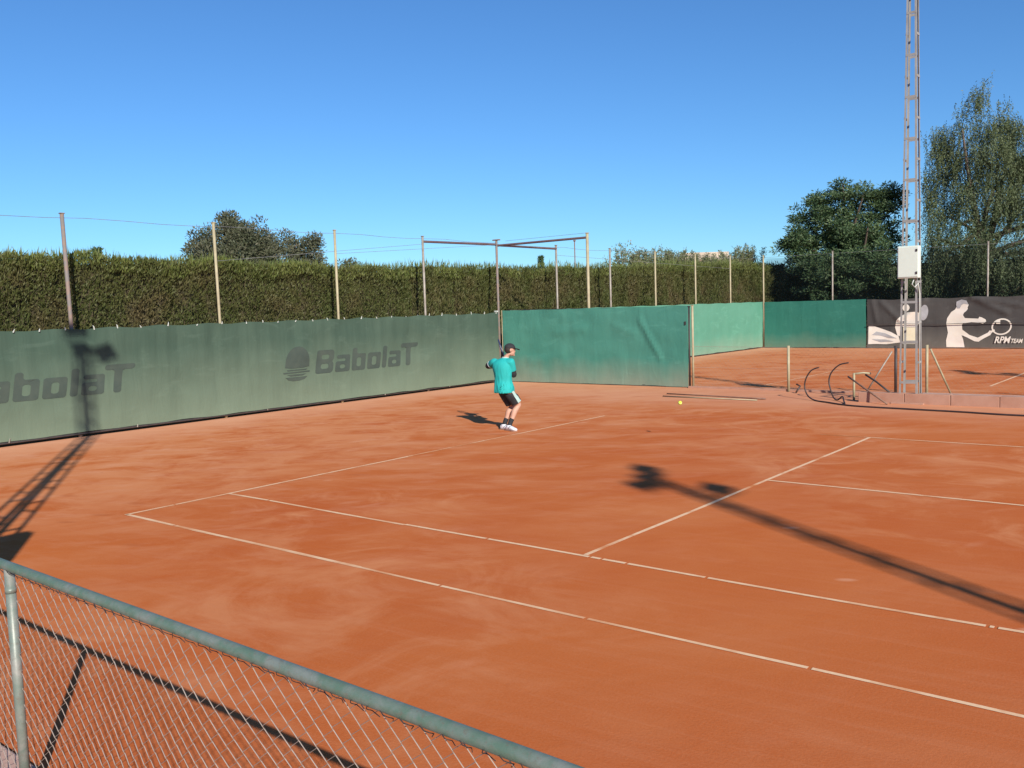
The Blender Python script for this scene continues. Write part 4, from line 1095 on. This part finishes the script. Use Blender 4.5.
# racket, held upright in front of the chest
RK = thing('tennis_racket', 'dark tennis racket held upright, its head showing over the player left shoulder', 'racket', (-.47, 7.74, 0), R(38.5))
rs = V((-.02, -1, -.05)); rs = (rs - gd * rs.dot(gd)).normalized()
hcn = gA + gd * .515
ringp = [hcn + gd * (.165 * math.cos(a)) + rs * (.122 * math.sin(a)) for a in [2 * math.pi * i / 40 for i in range(41)]]
MB().tube(ringp, .0115, 8, False).build('frame', M['racket'], RK, smooth=True)
thr = MB()
for s in (-1, 1): thr.tube(smooth_path([gA + gd * .20, gA + gd * .29 + rs * s * .03, hcn - gd * .125 + rs * s * .080], 5), .0105, 8)
thr.build('throat', M['racket'], RK, smooth=True)
MB().tube([gA - gd * .005, gA, gA + gd * .20], [.019, .0165, .015], 8).build('grip', M['white'], RK, smooth=True)
sg = MB()
for i in range(-8, 9):
    t_ = i / 9; a = .122 * t_; b_ = .165 * math.sqrt(1 - t_ * t_); sg.tube([hcn + rs * a - gd * b_, hcn + rs * a + gd * b_], .0009, 4, False)
    a = .165 * t_; b_ = .122 * math.sqrt(1 - t_ * t_); sg.tube([hcn + gd * a - rs * b_, hcn + gd * a + rs * b_], .0009, 4, False)
sg.build('strings', M['string'], RK)

# ------------------------------------------------------------------ camera, sun, sky
cd = bpy.data.cameras.new('camera'); cam = bpy.data.objects.new('camera', cd); COL.objects.link(cam)
r_ = Vector((0.7835001, 0.62063681, -0.03061946)); u_ = Vector((-0.02812385, 0.08464283, 0.99601438)); f_ = Vector((-0.6207549, 0.77951623, -0.08377236))
cam.matrix_world = Matrix(((r_.x, u_.x, -f_.x, 10.0459722), (r_.y, u_.y, -f_.y, -5.32992484), (r_.z, u_.z, -f_.z, 2.26858026), (0, 0, 0, 1)))
cd.sensor_width = 36; cd.lens = 906.915067 / 1024 * 36; cd.clip_end = 3000; cd.clip_start = .05
scene.camera = cam
EL = R(28.0); sd = Vector((.84 * math.cos(EL), -.542 * math.cos(EL), math.sin(EL)))
sl = bpy.data.lights.new('sun', 'SUN'); sl.energy = 5.0; sl.angle = R(.55); sl.color = (1, .93, .84)
so = bpy.data.objects.new('sun', sl); COL.objects.link(so); so.rotation_euler = sd.to_track_quat('Z', 'Y').to_euler(); so.location = (20, -12, 20)
wd = bpy.data.worlds.new('World'); scene.world = wd; wd.use_nodes = True
nt = wd.node_tree; bg = nt.nodes['Background']
sky = nt.nodes.new('ShaderNodeTexSky'); sky.sky_type = 'NISHITA'; sky.sun_disc = False
sky.sun_elevation = EL; sky.sun_rotation = math.atan2(sd.x, sd.y)
sky.air_density = 1.0; sky.dust_density = .0; sky.ozone_density = 4.0; sky.altitude = 0
tint = nt.nodes.new('ShaderNodeMix'); tint.data_type = 'RGBA'; tint.blend_type = 'MULTIPLY'; tint.inputs[0].default_value = 1
tint.inputs[7].default_value = (.52, .84, 1.14, 1)
nt.links.new(sky.outputs[0], tint.inputs[6]); nt.links.new(tint.outputs[2], bg.inputs['Color']); bg.inputs['Strength'].default_value = .090
scene.view_settings.view_transform = 'Standard'; scene.view_settings.look = 'None'; scene.view_settings.gamma = 1
scene.view_settings.exposure = .33
scene.view_settings.use_curve_mapping = False
